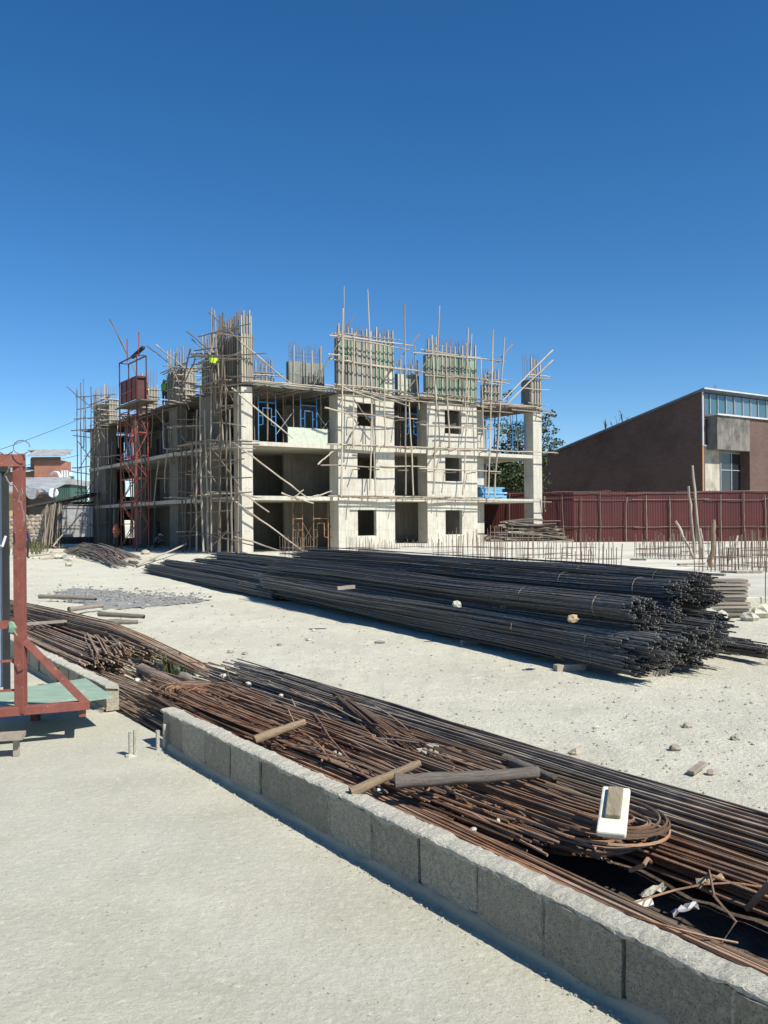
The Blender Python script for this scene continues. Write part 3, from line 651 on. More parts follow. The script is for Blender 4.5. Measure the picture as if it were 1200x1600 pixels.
# corner scaffold (wraps the corner column, braces reach across the first bay)
cs_ = thing('corner_scaffold', F(-.9, 1, GZ), 'tangled timber pole scaffold standing around the corner column', 'scaffold')
for a in ((343, 866, 345, 492), (356, 866, 352, 560), (373, 866, 371, 600), (330, 864, 329, 480), (296, 868, 302, 650), (286, 862, 284, 630), (307, 862, 308, 640), (318, 862, 314, 600), (341, 866, 349, 488),
          (362, 866, 357, 640), (350, 700, 336, 484), (300, 690, 306, 800), (336, 650, 331, 500), (340, 640, 330, 486), (355, 640, 345, 500), (325, 866, 322, 640), (290, 860, 292, 640)):
    lpole(cs_, *a, off=.95+prng.uniform(-.3, .3), r=prng.uniform(.042, .058), name='standard', kind=prng.choice(['pole', 'pole_dark']))  # random dark poles paint in the shade of this side
for a in ((282, 738, 375, 722), (300, 744, 392, 747), (270, 766, 340, 776), (322, 770, 392, 768), (283, 802, 360, 798), (276, 838, 376, 832), (325, 834, 395, 852), (290, 690, 395, 690), (310, 692, 405, 694), (275, 655, 318, 655),
          (335, 633, 372, 637), (262, 667, 318, 664), (330, 720, 380, 716), (335, 645, 380, 632), (318, 606, 395, 598), (330, 586, 402, 590), (292, 559, 416, 552), (310, 566, 390, 560), (300, 556, 370, 560),
          (310, 526, 392, 505), (330, 520, 398, 528), (304, 548, 350, 542), (298, 553, 345, 556), (300, 570, 340, 568), (296, 600, 350, 608), (320, 612, 395, 612), (325, 700, 400, 700), (288, 708, 345, 704), (305, 780, 372, 782), (330, 660, 385, 668)):
    lpole(cs_, *a, off=.9+prng.uniform(-.35, .35), r=prng.uniform(.034, .048), name='ledger', kind=prng.choice(['pole', 'pole_dark']))
for a in ((326, 488, 376, 534), (292, 518, 328, 548), (300, 530, 345, 570), (283, 680, 340, 756), (345, 675, 300, 760), (375, 760, 330, 700), (320, 790, 290, 850), (296, 640, 262, 560), (355, 830, 318, 866), (343, 590, 372, 640), (305, 560, 278, 625)):
    lpole(cs_, *a, off=.8, r=.04, name='brace', kind=prng.choice(['pole', 'pole_dark']))
for a, o2 in (((376, 534, 459, 601), .3), ((362, 606, 459, 685), .2), ((362, 690, 482, 780), .3), ((362, 778, 476, 862), .4), ((365, 838, 447, 861), .6), ((497, 726, 525, 702), .4), ((372, 766, 420, 800), .5),
              ((456, 780, 474, 765), .5), ((489, 776, 519, 769), .5), ((440, 770, 490, 786), .5), ((374, 688, 405, 689), .5), ((376, 773, 410, 776), .5)):
    fpole(cs_, *a, off=.6, r=.048, name='brace', off2=o2)
for q in range(22):
    d = prng.uniform(.5, ld(285)); zz = prng.choice([1.2, 3.3, 4.6, 6.4, 7.6, 9.6, 10.6, 11.6])
    pole(F(-1.5-prng.uniform(0, .4), d, zz), F(.1 if zz > 9 else -.02, d+prng.uniform(-.3, .3), zz+prng.uniform(-.1, .1)), .036, cs_, 'putlog')
for d0, d1, zz in ((.3, 4.5, 9.75), (2, 7, 6.5), (.5, 5, 3.35)):
    for q in range(3): timber(F(-.5-.25*q, d0, zz), F(-.5-.25*q, d1+prng.uniform(-.6, .6), zz+.02), .2, .03, cs_, 'plank', up=(0, 0, 1))
# far left scaffold
fl = thing('pole_scaffold', F(-1.2, BD-1, GZ), 'dark pole scaffold at the far left end of the building', 'scaffold')
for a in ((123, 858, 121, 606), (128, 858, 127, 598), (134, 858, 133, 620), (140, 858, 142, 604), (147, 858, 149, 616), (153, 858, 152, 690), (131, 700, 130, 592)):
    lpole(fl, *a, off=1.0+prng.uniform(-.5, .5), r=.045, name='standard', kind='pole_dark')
for a in ((112, 673, 172, 670), (114, 680, 150, 684), (113, 731, 175, 727), (108, 736, 150, 742), (118, 620, 180, 616), (120, 640, 170, 632), (115, 790, 160, 786), (118, 822, 170, 816), (116, 655, 160, 652), (118, 770, 168, 768), (105, 604, 165, 655)):
    lpole(fl, *a, off=.9+prng.uniform(-.4, .4), r=.04, name='ledger', kind='pole_dark')
for a in ((122, 690, 150, 730), (150, 690, 122, 735), (122, 760, 152, 800), (150, 745, 124, 790), (120, 855, 150, 800), (100, 852, 148, 790), (172, 700, 148, 655)):
    lpole(fl, *a, off=1.0, r=.034, name='brace', kind='pole_dark')
# loose poles and props along the shaded left wing
lw = thing('timber_props', F(-.6, 12, GZ), 'loose timber props leaning along the shaded left wing', 'props')
for a in ((172, 499, 236, 628), (185, 525, 232, 622), (230, 540, 262, 565), (245, 539, 303, 586), (298, 545, 282, 610), (276, 552, 268, 620), (238, 640, 262, 668), (248, 720, 240, 790), (262, 700, 258, 770), (176, 690, 172, 800), (200, 690, 206, 840), (226, 660, 228, 790), (180, 640, 230, 630), (215, 655, 270, 638)):
    lpole(lw, *a, off=.5+prng.uniform(-.2, .3), r=.045, name='pole', kind=prng.choice(['pole', 'pole_dark']))
crng = random.Random(123)
for q in range(34):
    px = crng.uniform(150, 285); lv = crng.choice([(860, 790), (785, 735), (725, 668), (700, 640), (850, 720)]); hz = crng.random() < .3
    if hz: lpole(lw, px-crng.uniform(8, 28), lv[1]+crng.uniform(-8, 20), px+crng.uniform(8, 28), lv[1]+crng.uniform(-12, 14), off=crng.uniform(.2, .9), r=.036, name='pole', kind=crng.choice(['pole', 'pole_dark']))
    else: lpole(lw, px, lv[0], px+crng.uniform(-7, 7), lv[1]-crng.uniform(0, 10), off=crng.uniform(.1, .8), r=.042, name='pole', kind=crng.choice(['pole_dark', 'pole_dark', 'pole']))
p0 = Gp(214, 886, GZ); p1 = Lp(292, 851, 1.3)
o = pole(p0+V((0, 0, .05)), p1, .05, None, 'timber_pole'); tag(o, 'long pale pole leaning from the ground against the corner scaffold', 'pole')
# ================================================================== RED HOIST TOWER
hp = Lp(189, 740, 2.3); hq = Lp(213, 740, 2.3); hw = (hq-hp).length
hb = V((hp.x, hp.y, GZ)); ux = V((hq.x-hp.x, hq.y-hp.y, 0)).normalized(); uy = V((ux.y, -ux.x, 0))
if uy.dot(LNrm) > 0: uy = -uy
ho = thing('hoist_tower', hb, 'red lattice hoist tower with a maroon cage on the left wing', 'hoist')
ztop = W(200, 566, hp.y).z; zcg0, zcg1 = W(205, 634, hp.y).z, W(205, 600, hp.y).z
def hpt(a, b, z): return hb+ux*(hw*a)+uy*(.8*b)+V((0, 0, z-GZ))
for a in (0, 1):
    for b in (0, 1): MB().bar(hpt(a, b, GZ), hpt(a, b, 8.9), .075).build('post', 'hoist_red', ho)
nz_ = 6
for i in range(nz_):
    z0_ = .2+i*1.5; z1_ = z0_+1.5
    for b in (0, 1):
        MB().bar(hpt(0, b, z1_), hpt(1, b, z1_), .06).build('rung', 'hoist_red', ho)
        MB().bar(hpt(i % 2, b, z0_), hpt(1-i % 2, b, z1_), .045).build('lattice', 'hoist_red', ho)
    for a in (0, 1):
        MB().bar(hpt(a, 0, z1_), hpt(a, 1, z1_), .06).build('rung', 'hoist_red', ho); MB().bar(hpt(a, i % 2, z0_), hpt(a, 1-i % 2, z1_), .04).build('lattice', 'hoist_red', ho)
for a in (-.12, 1.0):
    for b in (.1, .9): MB().bar(hpt(a, b, 8.4), hpt(a, b, ztop), .07).build('cage_post', 'hoist_dark', ho)
for b in (.1, .9):
    for z in (zcg0, zcg1+.1, ztop): MB().bar(hpt(-.12, b, z), hpt(1.0, b, z), .07).build('cage_rail', 'hoist_dark', ho)
for a in (-.12, 1.0):
    for z in (zcg0, zcg1+.1, ztop): MB().bar(hpt(a, .1, z), hpt(a, .9, z), .07).build('cage_rail', 'hoist_dark', ho)
MB().obox(hpt(0, .1, zcg0+.1), ux*(hw*.95), uy*.03, V((0, 0, zcg1-zcg0))).build('cage_panel', 'hoist_dark', ho)
MB().obox(hpt(.95, .1, zcg0+.1), ux*.03, uy*.65, V((0, 0, zcg1-zcg0))).build('cage_panel', 'hoist_dark', ho)
for k in range(4): MB().bar(hpt(.02+k*.31, .05, zcg0+.1), hpt(.02+k*.31, .05, zcg1+.1), .06).build('panel_rib', 'hoist_red', ho)
MB().bar(hpt(0, .04, (zcg0+zcg1)/2), hpt(.97, .04, (zcg0+zcg1)/2), .06).build('panel_rib', 'hoist_red', ho)
MB().obox(hpt(-.25, 0, zcg0-.12), ux*(hw*1.6), uy*1.1, V((0, 0, .07))).build('platform', 'pole_dark', ho)
for a in (.1, .85): MB().bar(hpt(a, .5, ztop), hpt(a, .5, ztop+1.6), .07).build('mast_tip', 'hoist_red', ho)
MB().bar(hpt(.5, .4, ztop+.1), hpt(1.0, .7, ztop+.55), .22, .16).build('winch_head', 'black', ho)
MB().rock(hpt(.0, -.4, 1.2), .28, .28, .55, random.Random(4)).build('hung_bag', 'orange', ho)  # orange bag hung on the tower
# power lines into the left end
for i, (a, b, c) in enumerate((((124, 655, 73), (60, 683, 62), (-40, 716, 50)), ((124, 711, 74), (60, 726, 64), (-40, 738, 52)))):
    p, q, s_ = W(*a), W(*b), W(*c)
    pts = [p*(1-t)**2+q*2*t*(1-t)+s_*t*t for t in [k/12 for k in range(13)]]
    tag(MB().tube(pts, .018, 4).build('power_cable', 'black'), ['upper black power cable running into the far left of the building', 'lower black power cable running into the far left of the building'][i], 'cable')
# ================================================================== RED SHEET FENCES
def fence(label, P0, P1, h, m, post_every, seed, posts=True, base=PADZ):
    rng = random.Random(seed); d = V(P1)-V(P0); d.z = 0; Lg = d.length; u = d.normalized(); n_ = V((u.y, -u.x, 0))
    if n_.y > 0: n_ = -n_
    root = thing('sheet_fence', ((P0.x+P1.x)/2, (P0.y+P1.y)/2, base), label, 'fence'); sw = .80; n = int(Lg/sw); sw = Lg/n
    mbx = MB(); k = 20
    for i in range(k+1):
        x = sw*1.0*i/k; off = .010 if (i % 4) in (0, 3) else 0
        mbx.v += [V((x, off, 0)), V((x, off, 1))]
    for i in range(k): mbx.f.append((2*i, 2*i+2, 2*i+3, 2*i+1))
    me = mbx.mesh('fence_sheet'); me.materials.append(M[m])
    rot = Matrix((u, V((0, 0, 1)).cross(u), V((0, 0, 1)))).transposed().to_quaternion()
    for i in range(n):
        o = bpy.data.objects.new('metal_sheet', me); COL.objects.link(o); o.parent = root; o.rotation_mode = 'QUATERNION'; o.rotation_quaternion = rot
        p = V((P0.x, P0.y, base-.05))+u*(i*sw)+n_*(.012*(i % 2)); o.location = p-root_loc(root); o.scale = (1.02, 1, h+rng.uniform(-.05, .06))
    if posts:
        t = .4
        while t < Lg:
            p = V((P0.x, P0.y, base-.05))+u*t+n_*.12; pole(p, p+V((rng.uniform(-.12, .12), 0, h-rng.uniform(-.02, .35))), .034, root, 'post', 'pole_dark'); t += post_every*rng.uniform(.85, 1.15)
        for z in (.95, h-.55, h-.12):
            t = 0
            while t < Lg-1:
                e = min(Lg, t+rng.uniform(3.5, 5)); p = V((P0.x, P0.y, base))+n_*.07
                pole(p+u*t+V((0, 0, z+rng.uniform(-.06, .06))), p+u*e+V((0, 0, z+rng.uniform(-.06, .06))), .02, root, 'rail', 'pole_dark'); t = e-.3
    return root
fa = W(896, 770, 57.0); fz = 57.0
fence('bright red corrugated sheet fence with timber posts across the yard', V((fa.x, 57.0, 0)), V((33, 55.0, 0)), fa.z-PADZ+.05, 'fence_red', 1.45, 41)
fb = W(955, 766, 63.5)
fence('darker maroon sheet fence behind the end of the concrete building', V((W(690, 770, 68).x, 68, 0)), V((fb.x, 63.5, 0)), fb.z-PADZ+.05, 'fence_dark', 2.3, 42)
# ================================================================== BROWN HALL BEHIND THE FENCE
C0 = W(1097, 612, 68); C0 = V((C0.x, C0.y, 0)); HZ = W(1097, 612, 68).z
GU = V((-.56, .828, 0)).normalized(); HU = V((GU.y, -GU.x, 0)); HN = V((HU.y, -HU.x, 0))
if HN.y > 0: HN = -HN
GN = -HU
hall = thing('brown_hall', C0, 'dark brown brick hall with a sloping roof and blue glazed front', 'building')
def hpl(px, py, off=0.0): return on_plane(px, py, C0+HN*off, HN)
def hu(px, py=650, off=0.0): return (hpl(px, py, off)-C0).dot(HU)
ge = on_plane(852, 714, C0, GN); gl = (ge-C0).dot(GU); gz = ge.z
slope = (gz-HZ)/gl; G2 = gl+10; FW = 22
mbx = MB(); up = V((0, 0, 1))
mbx.v += [C0+up*GZ, C0+GU*G2+up*GZ, C0+GU*G2+up*(HZ+slope*G2), C0+up*HZ]; mbx.v += [v+HU*.3 for v in mbx.v[:4]]
mbx.f += [(0, 1, 2, 3), (7, 6, 5, 4), (0, 3, 7, 4), (3, 2, 6, 7), (1, 5, 6, 2)]
mbx.build('gable_wall', 'brown', hall)
rf = MB(); e0 = C0-GU*.35-HU*.3
rf.obox(e0+up*(HZ+.02+slope*-.35), HU*(FW+.3), GU*(G2+.6)+up*slope*(G2+.6), up*.14); rfo = rf.build('roof', 'roof_blue', hall)
MB().bar(e0+up*(HZ+.2), e0+HU*FW+up*(HZ+.2), .2, .10).build('fascia', 'white_trim', rfo)
# front: brick body, glazing band, projecting box
zs1 = hpl(1104, 655).z; zband = hpl(1104, 697).z
ubox0 = hu(1121, 655, .9)
MB().obox(C0+HU*.32+up*GZ-HN*.3, HU*(FW-.32), HN*.25, up*(zband-GZ)).build('front_wall', 'pilaster', hall)
MB().obox(C0+up*zband-HU*.02-HN*.02, HU*.12, HN*.08, up*(HZ-zband)).build('corner_trim', 'white_trim', hall)
MB().obox(C0+up*GZ-HU*.03-HN*.02, HU*.12, HN*.06, up*(zband-GZ)).build('corner_trim', 'orange_paint', hall)
gr = MB().obox(C0+HU*.32+up*(zband)-HN*.35, HU*(FW-.32), HN*.1, up*(HZ-zband)).build('glazing_back', 'glass_dark', hall)
rng = random.Random(8)
pxs = [1101, 1111, 1123, 1136, 1149, 1162, 1174, 1186, 1199, 1213, 1228, 1244, 1262]
for i in range(len(pxs)-1):
    a, b = hu(pxs[i], 640), hu(pxs[i+1], 640); low = zband if i < 2 else hpl(1104, 655).z
    zm = (HZ-.1+low)/2
    for zz0, zz1 in (((low+.05, zm-.04), (zm+.04, HZ-.1)) if i < 2 else ((low-.6, HZ-.1),)):
        tilt = rng.uniform(-.02, .02)
        w = MB(); w.quad(C0+HU*(a+.06)+up*zz0-HN*(.12+tilt), C0+HU*(b-.06)+up*zz0-HN*(.12-tilt), C0+HU*(b-.06)+up*zz1-HN*(.12-tilt), C0+HU*(a+.06)+up*zz1-HN*(.12+tilt))
        w.build('window_pane', rng.choice(['glass_blue', 'glass_blue', 'glass_teal']), hall)
    MB().obox(C0+HU*(a-.04)+up*(low-.6 if i > 1 else low)-HN*.14, HU*.08, HN*.1, up*(HZ-low-.1+(.6 if i > 1 else 0))).build('mullion', 'frame_grey', hall)
MB().obox(C0+HU*.05+up*(zm-.05 if False else (HZ+zband)/2)-HN*.13, HU*(hu(1123)-.1), HN*.09, up*.08).build('transom', 'frame_grey', hall)
MB().obox(C0+HU*.05+up*(zband-.03)-HN*.13, HU*(hu(1121)), HN*.2, up*.12).build('sill', 'frame_grey', hall)
zbt = hpl(1125, 649, .9).z; zpan = hpl(1125, 702, .9).z
u1 = hu(1172, 680, .9)
MB().obox(C0+HU*ubox0+up*zpan, HU*(u1-ubox0), HN*.9, up*(zbt-zpan)).build('concrete_panel', 'stained', hall)
MB().obox(C0+HU*(u1+.004)+up*GZ, HU*(FW-u1-1), HN*.86, up*(zbt-GZ-.01)).build('front_bay', 'brown', hall)
MB().obox(C0+HU*(ubox0-.15)+up*(zbt+.003), HU*(FW-ubox0), HN*1.05, up*.12).build('ledge', 'white_trim', hall)
ua, ub = hu(1128, 735, .1), hu(1177, 735, .1); zw0, zw1 = 0.0, zpan-.1
MB().obox(C0+HU*ua+up*GZ-HN*.04, HU*(ub-ua), HN*.02, up*(zw1-GZ)).build('window_pane', 'glass_dark', hall)
for k in range(4):
    MB().bar(C0+HU*(ua+(ub-ua)*k/3)+up*GZ, C0+HU*(ua+(ub-ua)*k/3)+up*zw1, .08).build('mullion', 'frame_grey', hall)
for z in (2.2, 3.9, 5.6, zw1-.05): MB().bar(C0+HU*ua+up*z+HN*.003, C0+HU*ub+up*z+HN*.003, .07).build('transom', 'frame_grey', hall)
# ------------------------------------------------------------------ tufts growing on the roof edge
def tuft(label, P, h, n, spread, seed, m='leaf_dry', group=None, name='weed_tuft'):
    rng = random.Random(seed); mbx = MB(); P = V(P)
    for i in range(n):
        a = rng.uniform(0, 6.28); q = P+V((math.cos(a), math.sin(a), 0))*spread*rng.random(); ln = h*rng.uniform(.5, 1)
        tip = q+V((math.cos(a)*ln*.3, math.sin(a)*ln*.3, ln)); sd = V((-math.sin(a), math.cos(a), 0))*ln*.05
        md = q*.5+tip*.5+V((0, 0, ln*.1)); k = len(mbx.v)
        mbx.v += [q-sd*.6, q+sd*.6, md+sd, md-sd, tip]; mbx.f += [(k, k+1, k+2, k+3), (k+3, k+2, k+4)]
        for _ in range(5):
            t = rng.uniform(.3, 1); c = q.lerp(tip, t); l = ln*.13; v1 = V((rng.uniform(-1, 1), rng.uniform(-1, 1), rng.uniform(-.3, 1)))*l; v2 = V((rng.uniform(-1, 1), rng.uniform(-1, 1), rng.uniform(-1, 1)))*l*.4
            k = len(mbx.v); mbx.v += [c, c+v1*.5+v2, c+v1, c+v1*.5-v2]; mbx.f.append((k, k+1, k+2, k+3))
    return tag(mbx.build(name, m, loc=P), label, 'weeds', group)
for i, (px, py, h) in enumerate(((944, 672, 1.4), (955, 668, .9), (963, 664, 1.1), (971, 661, 1.4), (977, 658, .8), (1118, 612, .8))):
    p = on_plane(px, py, C0+GN*.0, GN) if px < 1090 else hpl(px, py)
    d_ = (p-C0).dot(GU); tuft('spindly weeds growing along the sloping roof edge of the brown hall' if px < 1090 else 'small weeds growing on the fascia above the blue glazing',
         C0+GU*d_+HU*.2+up*(HZ+slope*d_+.2) if px < 1090 else C0+HU*(p-C0).dot(HU)+up*(HZ+.3), h*.8, 4, .10, 60+i, group='weeds on the hall roof' if px < 1090 else None)
# ================================================================== TREE BEHIND THE END BAY
def tree(label, P, h, blobs, seed, nleaf, ls, m='leaf', trunk_r=.22, name='tree', group=None):
    rng = random.Random(seed); P = V(P); root = thing(name, P, label, 'tree', group)
    tr = MB(); tips = [V(b[:3]) for b in blobs]; top = P+V((0, 0, h*.35))
    tr.tube([P, P+V((.1, 0, h*.18)), top], trunk_r, 8, r1=trunk_r*.7)
    for t in tips:
        m1 = top.lerp(t, .5)+V((rng.uniform(-.3, .3), rng.uniform(-.3, .3), .2)); tr.tube([top, m1, t], trunk_r*.45, 5, r1=.03)
        for _ in range(5):
            b = m1.lerp(t, rng.uniform(.2, 1)); tr.tube([b, b+V((rng.uniform(-1, 1), rng.uniform(-1, 1), rng.uniform(-.2, .8)))*.9], .035, 4, r1=.01)
    tr.build('trunk', 'bark', root, smooth=True)
    lf = MB(); tot = sum(b[3]**2*b[4] for b in blobs)
    for bx, by, bz, br, dens in blobs:
        for cl in range(max(4, int(nleaf*br*br*dens/tot/12))):
            d = V((rng.gauss(0, 1), rng.gauss(0, 1), rng.gauss(0, 1))).normalized()*br*rng.random()**.45; c = V((bx, by, bz))+V((d.x, d.y, d.z*.8))
            for k in range(12):
                p = c+V((rng.gauss(0, 1), rng.gauss(0, 1), rng.gauss(0, 1)))*br*.13
                a = V((rng.uniform(-1, 1), rng.uniform(-1, 1), rng.uniform(-.8, .5))).normalized()*ls*rng.uniform(.6, 1.2); b = a.cross(V((rng.uniform(-1, 1), rng.uniform(-1, 1), rng.uniform(-1, 1)))).normalized()*ls*.4
                n = len(lf.v); lf.v += [p, p+a*.5+b, p+a, p+a*.5-b]; lf.f.append((n, n+1, n+2, n+3))
    lf.build('crown', m, root)
    return root
def tb(px, py, Y, r, dens=1.0): p = W(px, py, Y); return (p.x, p.y, p.z, r, dens)
P = W(812, 800, 76); P.z = GZ
tree('leafy green tree rising behind the open end bay', P, 9, [tb(806, 745, 76, 2.0, 1.4), tb(785, 735, 77, 1.8, 1.3), tb(826, 752, 75, 1.6, 1.3), tb(800, 705, 77, 1.7, .8), tb(815, 680, 76, 1.4, .55), tb(792, 668, 76, 1.2, .5),
     tb(848, 700, 76, 1.3, .4), tb(858, 668, 76, 1.0, .35), tb(868, 690, 77, .9, .3), tb(862, 645, 76, .7, .25), tb(842, 655, 77, .9, .35), tb(793, 618, 77, .7, .25), tb(835, 725, 76, 1.3, .9), tb(770, 752, 77, 1.4, 1.2)], 5, 9500, .24)
# ================================================================== TIMBER SCRAP PILE BEHIND THE END COLUMN
tp = thing('timber_pile', (W(830, 845, 61).x, 61, PADZ), 'heap of grey poles and planks stacked behind the end column', 'timber')
rng = random.Random(21)
for i in range(70):
    z = PADZ+.05+(i/70)**1.15*1.4; half = 3.0*(1-.45*i/70); cx = W(826, 830, 60.8).x+rng.uniform(-.6, .6)
    a = V((cx-half*rng.uniform(.5, 1), 60.6+rng.uniform(-.5, .6), z+rng.uniform(-.05, .05))); b = V((cx+half*rng.uniform(.5, 1.1), 60.8+rng.uniform(-.5, .6), max(PADZ+.05, z+rng.uniform(-.6, .25))))
    if rng.random() < .6: pole(a, b, rng.uniform(.04, .07), tp, 'pole', rng.choice(['log_grey', 'pole_dark', 'pole']))
    else: timber(a, b, .2, .04, tp, 'plank', 'log_grey')
# ================================================================== STARTER BARS ON THE PAD
def starters(px, py, nx, ny, sx, sy, h, seed, hz=PADZ, ang=.55, m='starter'):
    rng = random.Random(seed); P = Gp(px, py, hz); mbx = MB(); u = V((math.cos(ang), math.sin(ang), 0)); v = V((-u.y, u.x, 0)); ring = []
    for i in range(nx):
        for j in range(ny):
            if 0 < i < nx-1 and 0 < j < ny-1: continue
            p = P+u*sx*(i/(nx-1)-.5)+v*sy*(j/(ny-1)-.5)
            hh = h*rng.uniform(.55, .95); mbx.tube([p-V((0, 0, .05)), p+V((rng.uniform(-.05, .05), rng.uniform(-.05, .05), hh))], .012, 4)
    for z in (.12, h*.35):
        c = [P+u*sx*a+v*sy*b+V((0, 0, z)) for a, b in ((-.5, -.5), (.5, -.5), (.5, .5), (-.5, .5), (-.5, -.5))]; mbx.tube(c, .008, 4)
    wh = 'before the second white wall and end bay' if px < 860 else 'in front of the end column' if px < 950 else 'between the end column and the leaning sticks' if px < 1100 else 'around the pale forked post'
    lab, grp = ('cluster of upright steel starter bars '+wh, 'starter bars '+wh) if m == 'starter' and hz == PADZ else ('short cluster of starter bars at the foot of the white walls', 'starter bars at the building foot')
    return tag(mbx.build('starter_bars', m, loc=P), lab, 'rebar', grp)
for i, a in enumerate(((935, 895, 7, 4, .95, .6, 1.0), (905, 873, 5, 4, .9, .7, 1.15), (873, 878, 4, 3, .7, .5, .8), (800, 878, 7, 3, 1.3, .6, 1.25), (765, 876, 5, 4, .9, .6, 1.3), (735, 872, 6, 4, 1.1, .6, 1.2), (700, 868, 5, 3, 1.0, .6, 1.0), (838, 872, 6, 3, 1.2, .5, 1.0), (1030, 872, 7, 3, 1.6, .6, 1.0), (1058, 874, 5, 4, 1.0, .7, 1.2),
        (1090, 866, 5, 3, 1.2, .6, 1.2), (1118, 892, 7, 3, 1.0, .5, .95), (1146, 890, 5, 4, .7, .6, 1.0), (1190, 886, 5, 4, .9, .6, 1.35), (1165, 872, 6, 3, 1.6, .6, 1.0), (1012, 870, 4, 3, .8, .5, .8), (1210, 893, 5, 4, .9, .6, 1.2))): starters(*a, seed=200+i)
for i, a in enumerate(((562, 866, 7, 3, 1.2, .6, 1.0), (590, 866, 6, 3, 1.1, .5, .9), (612, 866, 4, 3, .7, .5, .8), (455, 868, 5, 3, .9, .6, 1.1), (478, 869, 6, 3, .9, .6, 1.3), (644, 862, 6, 3, 1.2, .5, .8), (672, 864, 5, 3, 1.1, .5, .9))): starters(*a, seed=230+i, hz=.05)
tag(MB().tube([Gp(1196, 933, PADZ)-V((0, 0, .1)), Gp(1196, 933, PADZ)+V((.01, 0, .62))], .009, 5).build('steel_rod', 'starter'), 'single thin steel rod standing at the front edge of the pad', 'rebar')
rng = random.Random(77)
for i, (x0, x1, y) in enumerate(((1080, 1133, 896), (1150, 1190, 894), (880, 930, 893), (915, 968, 896), (1060, 1100, 882), (985, 1010, 874), (1127, 1152, 893))):
    p, q_ = Gp(x0, y, PADZ+.03), Gp(x1, y+rng.uniform(-2, 3), PADZ+.03)
    mbx = MB().bar(p, q_, .11, .05); tag(mbx.build('timber_batten', 'log_grey', bevel=.004), 'weathered batten lying flat on the foundation pad', 'batten', 'battens on the pad')
stks = ((1085, 874, 1055, 814, 'pale stick leaning in front of the red fence'), (1085, 874, 1074, 760, 'straight slender pole standing before the red fence'), (1095, 874, 1083, 727, 'tallest crooked pole rising above the red fence'),
        (1084, 840, 1084, 770, ''), (1098, 872, 1093, 826, 'short dark stick standing beside the crooked poles'), (1140, 876, 1151, 836, 'short stick with a knob slanting before the red fence'))
for x0, y0, x1, y1, lab in stks:
    if not lab: continue
    b0 = Gp(x0, y0, PADZ); tpt = W(x1, y1, b0.y+.1)
    o = tag(pole(b0-V((0, 0, .05)), tpt, .05, None, 'timber_pole'), lab, 'pole')
b0 = Gp(1113, 886, PADZ); fk = thing('forked_post', b0, 'pale forked tree post set upright among the starter bars', 'post')
pole(b0, W(1113, 812, b0.y), .07, fk, 'stem', 'log'); pole(W(1114, 842, b0.y), W(1118, 829, b0.y+.1), .045, fk, 'branch', 'log')
# ================================================================== PLANK STACK AND PAD EDGE RUBBLE
ps = thing('plank_stack', Gp(1135, 968, GZ), 'stack of pale weathered planks beside the black steel bundles', 'planks'); rng = random.Random(31)
pb = Gp(1160, 962, GZ)
for i in range(10):
    z = .02+i*.062
    for k in range(2):
        a = V((pb.x-.02-rng.uniform(0, .06), pb.y-.35+k*.24+rng.uniform(-.03, .03), z)); b = a+V((-rng.uniform(.85, 1.1)-(.5 if i in (3, 4) else 0), .22, rng.uniform(-.015, .015)))
        timber(a, b, .21, .045, ps, 'plank')
rng = random.Random(33)
for i, (px, py, s_) in enumerate(((1150, 962, .16), (1128, 966, .12), (1172, 970, .13), (1106, 1002, .10), (1118, 1003, .07), (1190, 965, .2), (1090, 1040, .06))):
    p = Gp(px, py, GZ); tag(MB().rock(p+V((0, 0, s_*.45)), s_*1.2, s_, s_*.75, rng).build('broken_stone', 'pale_stone', loc=p), 'broken pale stone lying beside the pad edge and steel bundles', 'stone', 'stones by the pad edge')
